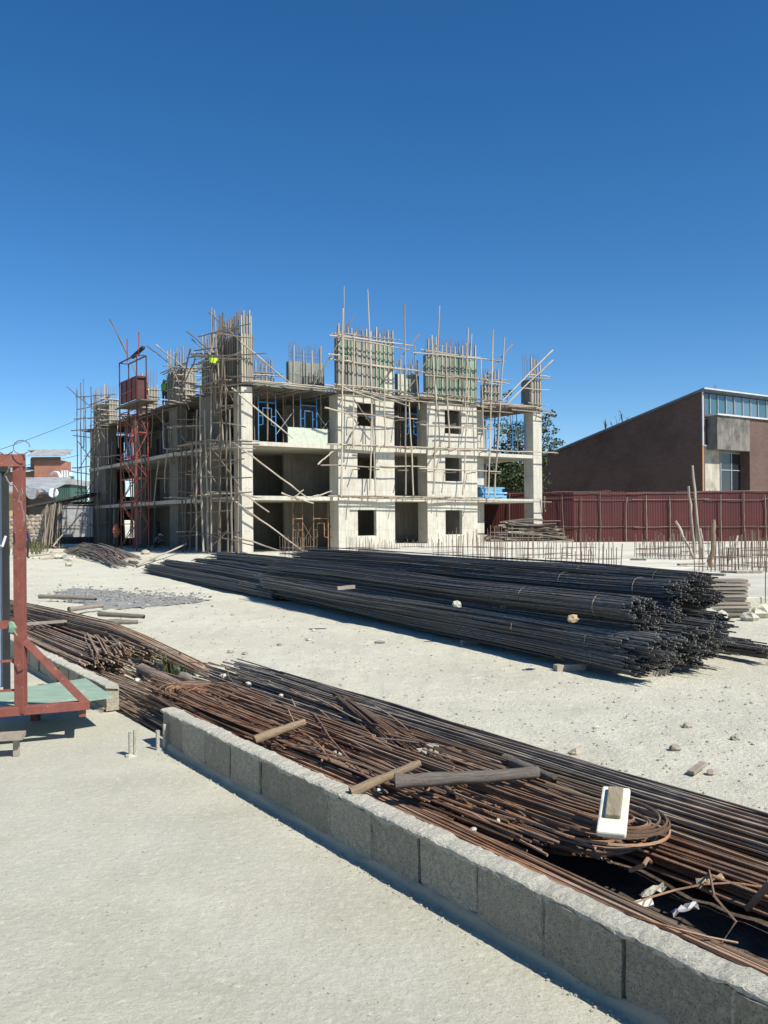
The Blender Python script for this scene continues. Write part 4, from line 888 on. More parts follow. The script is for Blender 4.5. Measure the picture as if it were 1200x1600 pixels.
# ================================================================== BLACK STEEL BUNDLES
BU = V((-.44, .898, 0)).normalized(); BW = V((BU.y, -BU.x, 0))
def bundle(name, label, P, du, ln, rad, seed, m, r=.0088, sp=.0195, sag=.0, flat=.68, group=None, loose=1.3, bend=0.0):
    rng = random.Random(seed); P = V(P); u = (BU+BW*du).normalized(); s_ = V((u.y, -u.x, 0)); root = thing(name, P+u*ln/2-V((0, 0, P.z)), label, 'rebar', group); mbx = MB()
    nk = int(rad/sp)+1; n = 11
    ph = [rng.uniform(0, 6.28) for _ in range(4)]
    for i in range(-nk, nk+1):
        for j in range(-nk, nk+1):
            a = (i+.5*(j % 2))*sp*1.02; b = j*sp*.866; rr = math.hypot(a, b)
            if rr > rad: continue
            a *= 1/ math.sqrt(flat); b *= flat**.5; outer = rr > rad-.05
            st = rng.gauss(0, .07)+(rng.uniform(-.3, .1) if rng.random() < .06 else 0); jx, jz = rng.uniform(-.3, .3)*sp, rng.uniform(-.3, .3)*sp; pts = []
            tk = [0, .06, .12, .2, .3, .42, .55, .68, .8, .9, 1.0] if outer else [0, .05]
            aj, bj = rng.gauss(0, .085), rng.gauss(0, .028)
            if outer and b > 0 and rng.random() < .07: aj *= 3.5; bj = abs(bj)*2+.02
            wob = [(rng.uniform(-.006, .006), rng.uniform(-.004, .004)) for _ in tk]
            fl = 1+.25*rng.random()
            for q, t in enumerate(tk):
                x = t*ln; sq = 1-.16*math.sin(t*math.pi); k = loose*(0 if q == 0 else 1)
                c = P+u*(x+st)+s_*(bend*math.sin(t*3.1+.3)+.02*math.sin(x*.5+ph[0])+.006*math.sin(x*1.3+ph[1])+aj*(t-.05))+V((0, 0, .012*math.sin(x*.8+ph[2])-sag*math.sin(t*math.pi)+bj*math.sin(t*2.6)))
                pts.append(c+s_*(a*(1+.25*t*fl)+jx+wob[q][0]*k)+V((0, 0, b*sq+jz+wob[q][1]*k)))
            mbx.tube(pts, r, 5 if outer else 5)
    mbx.build('bars', m, root)
    for t in (.05, .17):
        tw = MB()
        x = t*ln; c = P+u*x+s_*(bend*math.sin(t*3.1+.3)+.02*math.sin(x*.5+ph[0])+.006*math.sin(x*1.3+ph[1])); k = rad*1.06
        tw.tube([c+s_*(math.cos(q)*k/math.sqrt(flat)*(1+.25*t))+V((0, 0, math.sin(q)*k*flat**.5))+u*.05*math.sin(q*1.5) for q in [2*math.pi*z/14 for z in range(15)]], .003, 4)
        tw.build('tie_wire', 'rust_grey', root)
    return root
gR = 'black bundles in the long stack'
ends = [(1000, 1037, .14, .155, 'lowest front bundle of black steel bars along the dusty ground'), (1044, 1031, .12, .12, ''), (1083, 1027, .12, .13, ''), (1105, 1013, .16, .14, ''), (1033, 1010, .34, .15, ''), (1078, 997, .34, .16, ''),
        (1112, 989, .38, .14, ''), (1118, 970, .46, .13, ''), (1165, 1008, .07, .085, ''), (1188, 1019, .07, .09, ''), (1001, 954, .66, .16, 'front bundle of black bars on the upper tier of the stack'), (1048, 955, .58, .12, ''), (1042, 967, .50, .12, ''),
        (1060, 924, .80, .15, ''), (1090, 912, .88, .16, 'topmost bundle of black steel bars on the long stack'), (1096, 941, .63, .12, ''), (1114, 934, .68, .10, ''), (985, 1010, .30, .13, ''), (1010, 985, .44, .14, '')]
for i, (px, py, z, rd, lab) in enumerate(ends):
    P = Gp(px, py, z)
    bundle('rebar_bundle', lab or ('thin low black bundle lying apart beside the long stack' if px > 1150 else 'black bar bundle in the bottom tier of the long stack' if z < .25 else 'black bar bundle in the middle tier of the long stack' if z < .52 else 'black bar bundle in the upper tier of the long stack'), P, random.Random(i).uniform(-.03, .03)+(-.02 if px > 1150 else 0), 11.6 if px < 1150 else 9, rd, 300+i, 'steel', group=None if lab else gR+(' apart' if px > 1150 else ' bottom tier' if z < .25 else ' middle tier' if z < .52 else ' upper tier'))
S0 = Gp(440, 928, .13)+BW*.42-BU*2.0
gL = 'black bundles in the far stack'
rng = random.Random(61)
for i, (w_, z, st) in enumerate(((0, .15, 0), (.36, .14, -.6), (.72, .15, -.4), (1.1, .14, -1.2), (.15, .38, -.9), (.5, .40, -.5), (.9, .38, -1.5), (.35, .60, -1.8), (.75, .60, -1.0), (-.3, .10, 2.6), (1.4, .14, -1.5), (-.12, .30, 1.5))):
    bundle('rebar_bundle', 'black steel bar bundle lying in the far low stack towards the building', S0+BW*w_+BU*st+V((0, 0, z-.13)), rng.uniform(-.02, .05), 13.0, .15+.02*rng.random(), 340+i, 'steel', group=gL, r=.012, sp=.026, bend=rng.uniform(-.1, .35))
for i, (px, py, z) in enumerate(((541, 919, .62), (895, 967, .55), (715, 944, .5), (790, 948, .5), (608, 949, .1))):
    p = Gp(px, py, z); o = MB()
    if i in (0, 4): o.bar(p-V((.13, .02, 0)), p+V((.13, .03, .02)), .09, .05)
    else: o.rock(p, .07, .06, .05, rng)
    tag(o.build('rubble_piece', ['timber', 'bag', 'pale_stone'][i % 3] if i else 'timber'), ['timber offcut resting on the black steel bundles', 'ochre stone resting on the front black bundle', 'small white stone lying on the black bundles', 'small offcut caught on the upper black bundle', 'small timber offcut beside the lowest black bundle'][i], 'debris')
for i, (px, py) in enumerate(((1020, 1051), (740, 1004), (890, 1043), (505, 942), (650, 968))):
    p = Gp(px, py, GZ+.03); tag(MB().bar(p-V((.17, .05, 0)), p+V((.17, .05, .0)), .1, .08).build('timber_bearer', 'timber', bevel=.006), 'pale timber bearer poking out from under the black bundles', 'timber', 'bearers under the steel')
# ================================================================== RUSTY BARS
def rod(mbx, path, r, n=5): mbx.tube(path, r, n)
def straight(label, n_, seed, m, w0, w1, ta, tb_, H, rr=(.007, .010), wob=.03, fan=0.0, drift=0.0, name='rebar_heap', skew=.35, cat='rebar'):
    rng = random.Random(seed); mbx = MB()
    for i in range(n_):
        w = rng.uniform(w0, w1); a = rng.uniform(*ta); b = rng.uniform(*tb_); k = max(8, int(abs(b-a)/.45)); dep = 1-skew*rng.random()**1.3
        p1, p2, dr, an = rng.uniform(0, 6.28), rng.uniform(0, 6.28), rng.gauss(0, 1)*drift, rng.gauss(0, 1)*wob
        pts = []
        for q in range(k+1):
            t = a+(b-a)*q/k; f = (q/k-.5); ww = w+dr*f+an*.6*math.sin(t*1.1+p1)*.5+fan*(w-(w0+w1)/2)*(q/k)+.02*math.sin(t*.9+1)
            pts.append(wl(t, max(WT+.02, ww), GZ+.02+H(t, (w-w0)/(w1-w0))*dep+.008*math.sin(t*2.3+p2)))
        rod(mbx, pts, rng.uniform(*rr))
    o = mbx.build(name, m, loc=wl((ta[0]+tb_[1])/2, (w0+w1)/2, GZ)); return tag(o, label, cat)
def hairpins(label, n_, seed, m, tbend, wc, rads, tl, H, sgn, rr=(.0052, .007), name='bent_rebar_heap', tl1=None):
    rng = random.Random(seed); mbx = MB()
    for i in range(n_):
        fi = (i+.5)/n_; lay = i % 3; rad = rads[0]+(rads[1]-rads[0])*fi+rng.uniform(-.02, .02); tb_ = tbend+rng.uniform(-.07, .07)-sgn*rad*.35+(.14*lay-.12)*sgn; w = wc+rng.gauss(0, .022)+.03*lay; z = H*(1-.28*lay-.1*rng.random()); pts = []; l1, l2 = rng.uniform(*(tl1 or tl)), rng.uniform(*tl)
        tilt = rng.uniform(-.02, .02); sp = rng.uniform(-.05, .05)
        for k in range(6):
            f = 1-k/6; pts.append(wl(tb_+sgn*l1*f, w+rad*(1-.25*f)+sp*f+.02*math.sin(l1*f*1.7+i), GZ+.03+z+tilt+.03*f))
        for k in range(17):
            q = math.pi/2-math.pi*k/16; pts.append(wl(tb_-sgn*rad*math.cos(q)*1.3, w+rad*math.sin(q), GZ+.03+z+tilt*math.sin(q)+.01))
        for k in range(1, 7):
            f = k/6; pts.append(wl(tb_+sgn*l2*f, w-rad*(1-.35*f)-sp*f, GZ+.03+z-tilt-.02*f))
        for p in pts: p.z = max(p.z, GZ+.02)
        rod(mbx, pts, rng.uniform(*rr))
    return tag(mbx.build(name, m, loc=wl(tbend+sgn*1.5, wc, GZ)), label, 'rebar')
straight('straight rusty bars lying close along the low block wall', 130, 1, 'rust', .15, .41, (-8, -7), (-1.6, 1.1), lambda t, f: .25-.06*f+.015*math.sin(t*1.7), (.0058, .0095), .02, skew=.45)
straight('long outer bundle of grey brown bars bordering the dusty ground', 340, 2, 'rust_grey', 1.06, 1.62, (-8.5, -7.2), (.5, 2.0), lambda t, f: .10+.21*max(0, 1-((f-.5)/.55)**2), (.0055, .0075), .02, fan=.15, skew=.8)
straight('fan of rusty bars slanting across the middle of the heap', 46, 3, 'rust', .95, 1.15, (-.4, .1), (-3.4, -2.3), lambda t, f: .22+.02*f, (.0075, .0095), .02, drift=.1, skew=.25) if False else None
def slanted(label, n_, seed, m, A, B, sa, sb, z, rr=(.0055, .0072), skew=.4):
    rng = random.Random(seed); mbx = MB()
    for i in range(n_):
        f = rng.random(); a = V((A[0]+sa[0]*f, A[1]+sa[1]*f)); b = V((B[0]+sb[0]*f, B[1]+sb[1]*f)); bow = rng.uniform(-.06, .06)*min(1, (a-b).length/5); dz = rng.random()*skew; pts = []
        e0, e1 = rng.uniform(-.08, .06), 1+rng.uniform(-.12, .1)
        for q in range(9):
            t = e0+(e1-e0)*q/8; c = a.lerp(b, t); pts.append(wl(c.x, max(c.y+bow*math.sin(t*3.1), WT+.02), GZ+.025+z(t)*(1-dz)+.006*math.sin(t*9+i)))
        rod(mbx, pts, rng.uniform(*rr))
    return tag(mbx.build('rebar_heap', m, loc=wl((A[0]+B[0])/2, (A[1]+B[1])/2, GZ)), label, 'rebar')
slanted('fan of rusty bars slanting across the middle of the heap', 70, 3, 'rust', (-.35, 1.26), (-2.7, .50), (-.35, -.02), (-.5, .16), lambda t: .31-.05*t)
slanted('rusty bars crossing from the wall end toward the bent bars', 60, 4, 'rust', (.9, .22), (-3.0, .34), (.6, .35), (-.3, .32), lambda t: .25)
slanted('thin pile of rusty bars right of the bent bar ends', 85, 5, 'rust', (-3.0, .80), (-7.4, .74), (.4, .18), (-.5, .24), lambda t: .22+.03*math.sin(t*3))
hairpins('rusty bars bent into hairpins with their round ends toward the wall gap', 60, 6, 'rust', .35, .55, (.05, .30), (2.0, 3.4), .28, -1)
hairpins('brown hairpin bars whose round ends point away from the wall gap', 34, 7, 'rust', -3.3, .76, (.06, .27), (2.0, 3.8), .31, 1, tl1=(1.0, 1.9))
hairpins('short bundle of rusty bent bars beside the dark hollow', 22, 8, 'rust', -2.4, .46, (.03, .11), (1.2, 2.2), .25, 1)
straight('rusty bars running through the gap between the two block walls', 75, 9, 'rust_pale', .12, .8, (-1.0, .2), (2.6, 4.2), lambda t, f: .05+.05*f, (.0065, .0085), .03, drift=.12, skew=.8)
# stray bars thrown over the heap
rng = random.Random(88); mbx = MB()
for i in range(46):
    t, w = rng.uniform(-3.0, 1.2), rng.uniform(.3, 1.1); an = rng.gauss(0, .22); ln = rng.uniform(.5, 1.8); z0, z1 = rng.uniform(.22, .30), rng.uniform(.20, .34); pts = []
    kx = rng.uniform(-.12, .12)
    for q in range(6):
        f = q/5-.5; pts.append(wl(t+ln*f*math.cos(an), max(WT+.03, w+ln*f*math.sin(an)+(kx if q > 3 else 0)*(q-3)*.5), GZ+.03+z0+(z1-z0)*(f+.5)+.02*math.sin(q*1.3+i)))
    rod(mbx, pts, rng.uniform(.004, .0065))
tag(mbx.build('loose_rebar', 'rust', loc=wl(-1.5, .7, GZ)), 'loose kinked rusty offcuts strewn over the bar heap', 'rebar', kind='stuff')
# far left rusty heap
slanted('rusty bars piled along the wall behind the red steel frame', 120, 10, 'rust_pale', (3.4, .22), (11.5, .25), (.4, 1.0), (.6, 1.1), lambda t: .24-.04*t, (.009, .012), .85)
slanted('crossing bundle of rusty bars laid over the heap behind the red frame', 60, 11, 'rust_pale', (2.4, 1.30), (9.4, .75), (.3, .22), (1.0, .25), lambda t: .10+.24*min(1, t*3), (.009, .012), .4)
slanted('stub of rusty bars with cut ends facing the block wall', 45, 12, 'rust_pale', (3.3, .45), (5.6, 1.0), (.1, .45), (.3, .4), lambda t: .30-.06*t, (.010, .012), .8)
# small heap by the building
rng = random.Random(70); mbx = MB(); hp0 = Gp(160, 876, GZ)
for i in range(90):
    a = Gp(rng.uniform(98, 150), rng.uniform(858, 868), GZ); b = Gp(rng.uniform(170, 222), rng.uniform(870, 888), GZ); md = a.lerp(b, .5); hz = rng.uniform(.1, .6)
    mbx.tube([a+V((0, 0, .05)), a.lerp(b, .3)+V((0, rng.uniform(-.3, .3), hz)), a.lerp(b, .7)+V((0, rng.uniform(-.3, .3), hz*.8)), b+V((0, 0, .06))], .022, 4)
tag(mbx.build('rebar_heap', 'rust_grey', loc=hp0), 'distant tangle of rusty bars lying on the dust before the left wing', 'rebar')
# ------------------------------------------------------------------ logs, float, wires and rubble on the heap
def log(label, a, b, r, kind='log', group=None):
    return tag(pole(a, b, r, None, 'timber_log', kind, .12), label, 'log', group)
log('short golden pole stub lying across the bars near the wall end', Gp(398, 1156, .27), Gp(476, 1128, .34), .028)
log('short golden pole leaning from the wall to the grey log', Gp(548, 1238, .27), Gp(657, 1192, .38), .024)
log('thick grey log lying level across the rusty bars', Gp(617, 1221, .335), Gp(842, 1208, .345), .034, 'log_grey')
log('dark log half buried behind the thick grey log', Gp(790, 1186, .30), Gp(866, 1216, .33), .03, 'log_grey')
log('grey log lying over the bars at the wall gap', Gp(222, 1046, .12), Gp(298, 1078, .14), .06, 'log_grey')
log('grey log lying behind the gap beside the weeds', Gp(285, 1058, .06), Gp(322, 1076, .06), .05, 'log_grey')
log('brown log wedged below the bent bar ends', Gp(298, 1086, .14), Gp(368, 1086, .20), .035, 'log_grey')
for i, (x0, y0, x1, y1) in enumerate(((108, 952, 160, 946), (62, 932, 150, 936), (155, 959, 225, 963), (160, 972, 215, 971), (60, 985, 100, 984))):
    log('weathered pole lying on the ground beside the far rusty bars', Gp(x0, y0, .06), Gp(x1, y1, .06), .045, 'log_grey', 'poles by the far rusty bars')
o = MB().bar(Gp(40, 975, .27), Gp(110, 970, .27), .12, .03).build('plank', 'timber'); tag(o, 'pale plank lying on the wall top behind the red post', 'plank')
pf = Gp(955, 1310, .335); pe = Gp(968, 1246, .37); u = (pe-pf); u.z = .16; u = u.normalized(); sd = u.cross(V((0, 0, 1))).normalized(); nn = sd.cross(u)
fr = thing('plaster_float', pf, 'white plastic plaster float with a wooden grip lying on the bars', 'tool')
MB().obox(pf-sd*.058, sd*.116, u*.30, nn*.028).build('plate', 'foam', fr, bevel=.008)
MB().obox(pf-sd*.03+u*.085+nn*.029, sd*.062, u*.19, nn*.02).build('grip', 'float_wood', fr, bevel=.005)
rng = random.Random(81)
for i in range(22):
    t, w = rng.uniform(-3.2, 1.5), rng.uniform(.2, 1.05); s_ = rng.uniform(.008, .022) if i > 5 else rng.uniform(.022, .036)
    p = wl(t, w, GZ+.24+.05*rng.random()); tag(MB().rock(p, s_*1.3, s_, s_*.8, rng, 6, 4).build('stone_chip', 'pale_stone', loc=p), 'white stone chip caught among the rusty bars', 'stone', 'chips among the rusty bars')
p = Gp(672, 1190, .20); bs = thing('broken_block', p, 'small broken grey block standing among the rusty bars', 'block'); MB().obox(p, V((.07, .02, 0)), V((-.02, .06, 0)), V((0, 0, .09))).build('web', 'mortar', bs); MB().obox(p+V((-.07, .0, 0)), V((.066, .019, 0)), V((-.01, .03, 0)), V((0, 0, .07))).build('flange', 'mortar', bs)
mbx = MB(); c = Gp(1120, 1450, .12)
mbx.tube([c+V((.30*math.cos(q)-.08*q/6, .22*math.sin(q), .03*math.sin(2*q)+.06)) for q in [k*.35 for k in range(15)]], .004, 5)
mbx.tube([Gp(1105, 1345, .15), Gp(1116, 1400, .3), Gp(1150, 1440, .22), Gp(1125, 1478, .14), Gp(1050, 1462, .14)], .005, 5)
tag(mbx.build('loose_wire', 'rust'), 'loose loop of rusty wire in the dark hollow of the heap', 'wire')
tag(MB().tube([Gp(1020, 1350, .1), Gp(1012, 1342, .22), Gp(1006, 1352, .25), Gp(985, 1360, .2)], .009, 6).build('bent_rebar', 'rust'), 'single hooked bar sticking up beside the dark hollow', 'rebar')
tag(MB().tube([Gp(1168, 1420, .12), Gp(1205, 1378, .28)], .013, 6).build('steel_rod', 'rust_grey'), 'thick dark rod slanting over the bars past the dark hollow', 'rebar')
tag(MB().tube([Gp(505, 1146, .28), Gp(620, 1156, .28), Gp(735, 1172, .28)], .006, 6).build('steel_rod', 'wire'), 'single pale grey rod lying across the heap', 'rebar')
for i, (px, py, m_, lab) in enumerate(((1110, 1385, 'bag', 'crumpled brown paper scrap between the bars'), (1020, 1402, 'mortar', 'torn white plastic scrap in the dark hollow'), (1000, 1425, 'foam', 'strip of white plastic lying low in the hollow'), (1070, 1430, 'tin', 'grey crumpled bag scrap in the dark hollow'))):
    p = Gp(px, py, .06 if i else .16); mbx = MB(); k = 5
    for a in range(k+1):
        for b in range(4): mbx.v.append(p+V((a*.02-.05, b*.015-.02, rng.uniform(0, .025)+.006*a)))
    for a in range(k):
        for b in range(3): mbx.f.append((a*4+b, a*4+4+b, a*4+5+b, a*4+b+1))
    ob = tag(mbx.build('litter_scrap', m_), lab, 'litter'); sm = ob.modifiers.new('thick', 'SOLIDIFY'); sm.thickness = .003
# boulders and hose at the wall gap
for i, (px, py, s_, lab) in enumerate(((186, 1022, .17, 'large pale boulder at the wall gap beside the bent pipe'), (150, 1022, .10, 'rounded pale boulder touching the low block wall'), (215, 1015, .13, 'ochre lump of rubble behind the large boulder'), (236, 1030, .10, 'low lump of rubble beside the weeds'))):
    p = Gp(px, py, GZ); tag(MB().rock(p+V((0, 0, s_*.5)), s_*1.5, s_, s_*.8, rng, 8, 5).build('boulder', 'pale_stone' if i in (0, 1) else 'bag', loc=p), lab, 'stone')
tag(MB().tube([Gp(140, 1016, .1), Gp(152, 1015, .2), Gp(165, 1027, .14), Gp(178, 1038, .06)], .016, 7).tube([Gp(166, 1024, .1), Gp(170, 1012, .22), Gp(187, 1005, .28)], .014, 7).build('bent_pipe', 'log_grey'), 'bent pale pipe curling up beside the boulder', 'pipe')
for i, (px, py, h) in enumerate(((232, 1040, .2), (265, 1055, .25), (285, 1062, .2), (272, 1048, .16), (222, 1012, .12))):
    tuft('green weed clump growing near the wall gap', Gp(px, py, GZ), h, 26, .12, 90+i, 'leaf_dry' if i % 2 else 'leaf', 'weeds at the wall gap', 'weed_clump')
mbx = MB(); rng = random.Random(99)
for i in range(700):
    p = Gp(rng.gauss(190, 62), 0, GZ) if False else Gp(*(lambda k: (95+k*215+rng.gauss(0, 14), 928+k*9+rng.gauss(0, 6)))(rng.random()), GZ); s_ = rng.uniform(.012, .045)
    mbx.rock(V((p.x, p.y, gnoise(p.x, p.y)+s_*.4)), s_*1.2, s_, s_*.7, rng, 5, 3)
tag(mbx.build('gravel_stones', 'gravel'), 'loose grey gravel spilled over the white dust', 'gravel', kind='stuff')
# ------------------------------------------------------------------ scattered ground stones
rng = random.Random(101); mbx = MB(); sp_ = 0
def free(p):
    rel = p-WP; w = rel.dot(WN); rb = p-Gp(1000, 1045, 0); 
    return w > 1.85 and not (-.5 < rb.dot(BW) < 1.7 and -1 < rb.dot(BU) < 26)
while sp_ < 1500:
    px, py = rng.uniform(30, 1260), 870+420*rng.random()**1.3
    p = Gp(px, py, GZ)
    if not free(p) or p.y > 40: continue
    s_ = rng.uniform(.003, .011)*(1+p.y*.06); mbx.rock(V((p.x, p.y, gnoise(p.x, p.y)+s_*.25)), s_*1.2, s_, s_*.7, rng, 5, 3); sp_ += 1
tag(mbx.build('pebbles', 'pale_stone'), 'scattered pebbles and grit over the dusty ground', 'pebbles', kind='stuff')
for i in range(30):
    px, py = rng.choice([(rng.uniform(860, 1200), rng.uniform(1060, 1230)), (rng.uniform(300, 900), rng.uniform(960, 1060)), (rng.uniform(60, 330), rng.uniform(900, 990))]); p = Gp(px, py, GZ)
    if not free(p): continue
    s_ = rng.uniform(.015, .045); p.z = gnoise(p.x, p.y); tag(MB().rock(p+V((0, 0, s_*.35)), s_*1.3, s_, s_*.75, rng, 7, 4).build('ground_stone', rng.choice(['pale_stone', 'stone']), loc=p), 'loose stone lying on the white dusty ground', 'stone', 'loose stones on the dust')
mbx = MB(); n_ = 0
while n_ < 260:
    p = Gp(rng.uniform(0, 900), rng.uniform(1180, 1600), 0)
    if (p-WP).dot(WN) > -.08: continue
    s_ = rng.uniform(.002, .006); mbx.rock(V((p.x, p.y, s_*.3)), s_*1.3, s_, s_*.6, rng, 5, 3); n_ += 1
tag(mbx.build('slab_grit', 'pale_stone'), 'fine grit scattered over the grey concrete slab', 'grit', kind='stuff')
# mortar crumbs along the foot of the wall
rng = random.Random(131)
mbx = MB()
for i in range(420):
    t = rng.uniform(-6, .1); w = -.035-abs(rng.gauss(0, .03)); s_ = rng.uniform(.002, .009); p = wl(t, w, s_*.3); mbx.rock(p, s_*1.3, s_, s_*.7, rng, 5, 3)
tag(mbx.build('mortar_crumbs', 'mortar'), 'crumbs of mortar fallen along the foot of the low block wall', 'rubble', kind='stuff')
o = Gp(1085, 1212, GZ); tag(MB().obox(o, V((.13, .12, .03)), V((-.03, .05, 0)), V((0, 0, .022))).build('timber_offcut', 'timber', bevel=.004), 'pale timber offcut lying behind the outer bar bundle', 'timber')
o = Gp(593, 1003, GZ+.01); tag(MB().rock(o, .10, .05, .02, rng).build('flat_rag', 'ply_grey', loc=o), 'flat dark rag lying on the white dust', 'rag')
# ================================================================== RED STEEL FRAME AND BOOTH
rf_ = thing('red_steel_frame', Gp(33, 1116, .25), 'red painted steel frame with a diagonal brace standing on the slab', 'frame')
fp0 = Gp(33, 1110, .27); fp1 = Gp(140, 1101, .27); fu = (fp1-fp0); fu.z = 0; fu.normalize()
ZF = W(33, 720, fp0.y).z; st = .07
MB().bar(fp0+V((0, 0, -.02)), V((fp0.x, fp0.y, ZF)), st).build('post', 'red_steel', rf_, bevel=.003)
MB().bar(fp0-fu*1.6, fp1, .062, .064).build('bottom_rail', 'red_steel', rf_, bevel=.003)
pd = W(38, 1000, fp0.y); MB().bar(pd+V((0, -.003, 0)), fp1+V((0, -.003, .01))-fu*.02, .052, .052).build('diagonal_brace', 'red_steel', rf_, bevel=.003)
MB().bar(V((fp0.x, fp0.y-.003, ZF))+fu*.045, V((fp0.x, fp0.y-.003, ZF))-fu*1.7, .085, .09).build('top_beam', 'red_steel', rf_, bevel=.003)
for py, w_ in ((975, .055), (1032, .016), (1078, .016)):
    q = W(33, py, fp0.y); MB().bar(q+V((0, .02, 0)), q-fu*1.6+V((0, .04, .0)), w_).build('cross_bar', 'red_steel', rf_)
MB().bar(W(30, 1030, fp0.y)+V((0, -.045, 0)), W(37, 1046, fp0.y)+V((0, -.045, 0)), .01, .04).build('cleat', 'red_steel', rf_)
bk = V((-.35, 1.25, 0))
dn = V((0, 0, -.06)); MB().bar(fp0+bk+dn, fp1+bk*.72-fu*.1+dn, .05, .05).build('rear_rail', 'red_steel', rf_); MB().bar(fp1-fu*.05+dn, fp1+bk*.72-fu*.1+dn, .05, .05).build('side_rail', 'red_steel', rf_)
for q in (fp0-fu*1.2, fp0+bk*.72): MB().bar(V((q.x, q.y, 0)), V((q.x, q.y, .26)), .06).build('foot', 'red_steel', rf_)
c = [Gp(-60, 1090, .26), Gp(134, 1061, .26), Gp(176, 1089, .26), Gp(-60, 1122, .26)]
tag(MB().prism([(p.x, p.y) for p in c], .252, .268).build('green_board', 'green_board'), 'worn green plywood board lying on the red frame', 'board')
bo = thing('metal_leaf', W(-30, 1080, 7.4), 'grey blue sheet metal leaf with dark edge behind the red frame', 'panel')
b0 = Gp(8, 1074, .25); zt_ = W(8, 738, b0.y).z
MB().obox(V((b0.x-1.6, b0.y, .25)), V((1.6, 0, 0)), V((0, .04, 0)), V((0, 0, zt_-.25))).build('body', 'booth', bo, bevel=.01)
MB().bar(V((b0.x+.02, b0.y-.01, .22)), V((b0.x+.02, b0.y-.01, zt_+.05)), .03, .05).build('edge_trim', 'black', bo)
MB().obox(V((b0.x-1.65, b0.y-.05, zt_+.003)), V((1.68, 0, 0)), V((0, .12, 0)), V((0, 0, .04))).build('top_cap', 'black', bo)
for dx in (-1.5, -.1): MB().bar(V((b0.x+dx, b0.y+.02, 0)), V((b0.x+dx, b0.y+.02, .25)), .05).build('foot', 'black', bo)
MB().tube([W(-20, 858, b0.y-.05), W(4, 853, b0.y-.12), W(9, 838, b0.y-.08)], .012, 6).build('handle', 'white_trim', bo)
pts = [W(-20, 704, 6.3), W(20, 709, 6.2), W(8, 745, 6.25), W(26, 765, 6.25), W(36, 768, 6.25), W(29, 780, 6.25), W(37, 800, 6.25), W(38, 815, 6.25)]
cw = MB(); sm = []
for i in range(len(pts)-1):
    for k in range(4): sm.append(pts[i].lerp(pts[i+1], k/4)+V((0, 0, .02*math.sin(k*1.57+i))))
cw.tube(sm+[pts[-1]], .005, 5); cw.tube([W(34, 712, 6.3)+V((.06*math.cos(q), 0, .05*math.sin(q)+.06)) for q in [k*.5 for k in range(12)]], .004, 5)
tag(cw.build('loose_cable', 'wire'), 'loose wire draped round the top of the red frame', 'wire')
kn = W(18, 980, 6.3); tag(MB().rock(kn, .035, .03, .045, rng, 6, 4).tube([kn, kn+V((.05, -.02, -.06))], .006, 5).build('rope_knot', 'ply_green'), 'green rope knot tied round the red cross bar', 'rope')
# trestle offcut below the frame
q0 = Gp(26, 1182, 0); tr_ = thing('timber_trestle', q0, 'low broken timber trestle in the shade of the red frame', 'trestle')
MB().bar(q0+V((0, 0, .0)), q0+V((0, 0, .13)), .035).build('leg', 'timber', tr_); MB().bar(q0+V((-.5, -.12, 0)), q0+V((-.5, -.12, .13)), .035).build('leg', 'timber', tr_)
MB().bar(q0+V((-.62, -.15, .145)), q0+V((.05, .012, .145)), .16, .03).build('top', 'timber', tr_)
# stub bars cast in the slab
for i, (px, py, lab) in enumerate(((204, 1182, 'pair of cut steel stubs coated in mortar set in the slab'), (252, 1172, 'second pair of cut stubs beside the block wall end'))):
    p = Gp(px, py, 0); s_ = thing('steel_stub', p, lab, 'rebar stub')
    for k, dx in enumerate((0, .03) if i == 0 else (-.025, .022)): MB().tube([p+V((dx, .01*k, -.02)), p+V((dx+.002, .01*k, .17+.012*k-(.03 if i and not k else 0)))], .013, 7, r1=.015).build('bar', 'mortar', s_)
    MB().rock(p+V((0, 0, 0)), .05, .05, .022, rng, 8, 4).build('mortar_foot', 'slab', s_)
# ================================================================== LEFT BACKGROUND
up = V((0, 0, 1))
def fbox(px0, px1, py0, py1, Y, dep):        # front face between pixels at depth Y, dep metres deep
    a, b = W(px0, (py0+py1)/2, Y), W(px1, (py0+py1)/2, Y); z0, z1 = W((px0+px1)/2, py1, Y).z, W((px0+px1)/2, py0, Y).z
    return MB().obox((a.x, Y, z0), (b.x-a.x, 0, 0), (0, dep, 0), (0, 0, z1-z0))
def slab_roof(px0, px1, Y0, Y1, pya, pyb, th=.12, ov=.3):
    a, b = W(px0, pya, Y0), W(px1, pya, Y0); c, d = W(px0, pyb, Y1), W(px1, pyb, Y1); zf = W((px0+px1)/2, pya, Y0).z; zb_ = W((px0+px1)/2, pyb, Y1).z
    return MB().obox((a.x-ov, Y0, zf), (b.x-a.x+2*ov, 0, 0), (0, Y1-Y0, zb_-zf), (0, 0, th))
br = thing('brick_house', W(70, 818, 96), 'red brick tower house with a rusty tin roof beyond the yard', 'house')
fbox(54, 95, 719, 822, 95, 3.2).build('wall', 'brick_red', br)
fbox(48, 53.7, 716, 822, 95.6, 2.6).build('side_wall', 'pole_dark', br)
slab_roof(47, 97, 94.4, 97, 713, 704).build('roof', 'tin', br); slab_roof(47, 97, 97.02, 99, 704, 710).build('roof', 'tin', br)
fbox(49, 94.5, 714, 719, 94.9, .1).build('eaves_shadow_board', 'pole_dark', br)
fbox(0, 53.5, 740, 822, 96, 4).build('wing_wall', 'brick_red', br); slab_roof(0, 53, 95.2, 100, 736, 731).build('wing_roof', 'tin', br)
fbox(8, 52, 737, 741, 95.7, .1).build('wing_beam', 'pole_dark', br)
th_ = thing('tin_house', W(25, 820, 80), 'ochre house under a grey tin roof beside the stone wall', 'house')
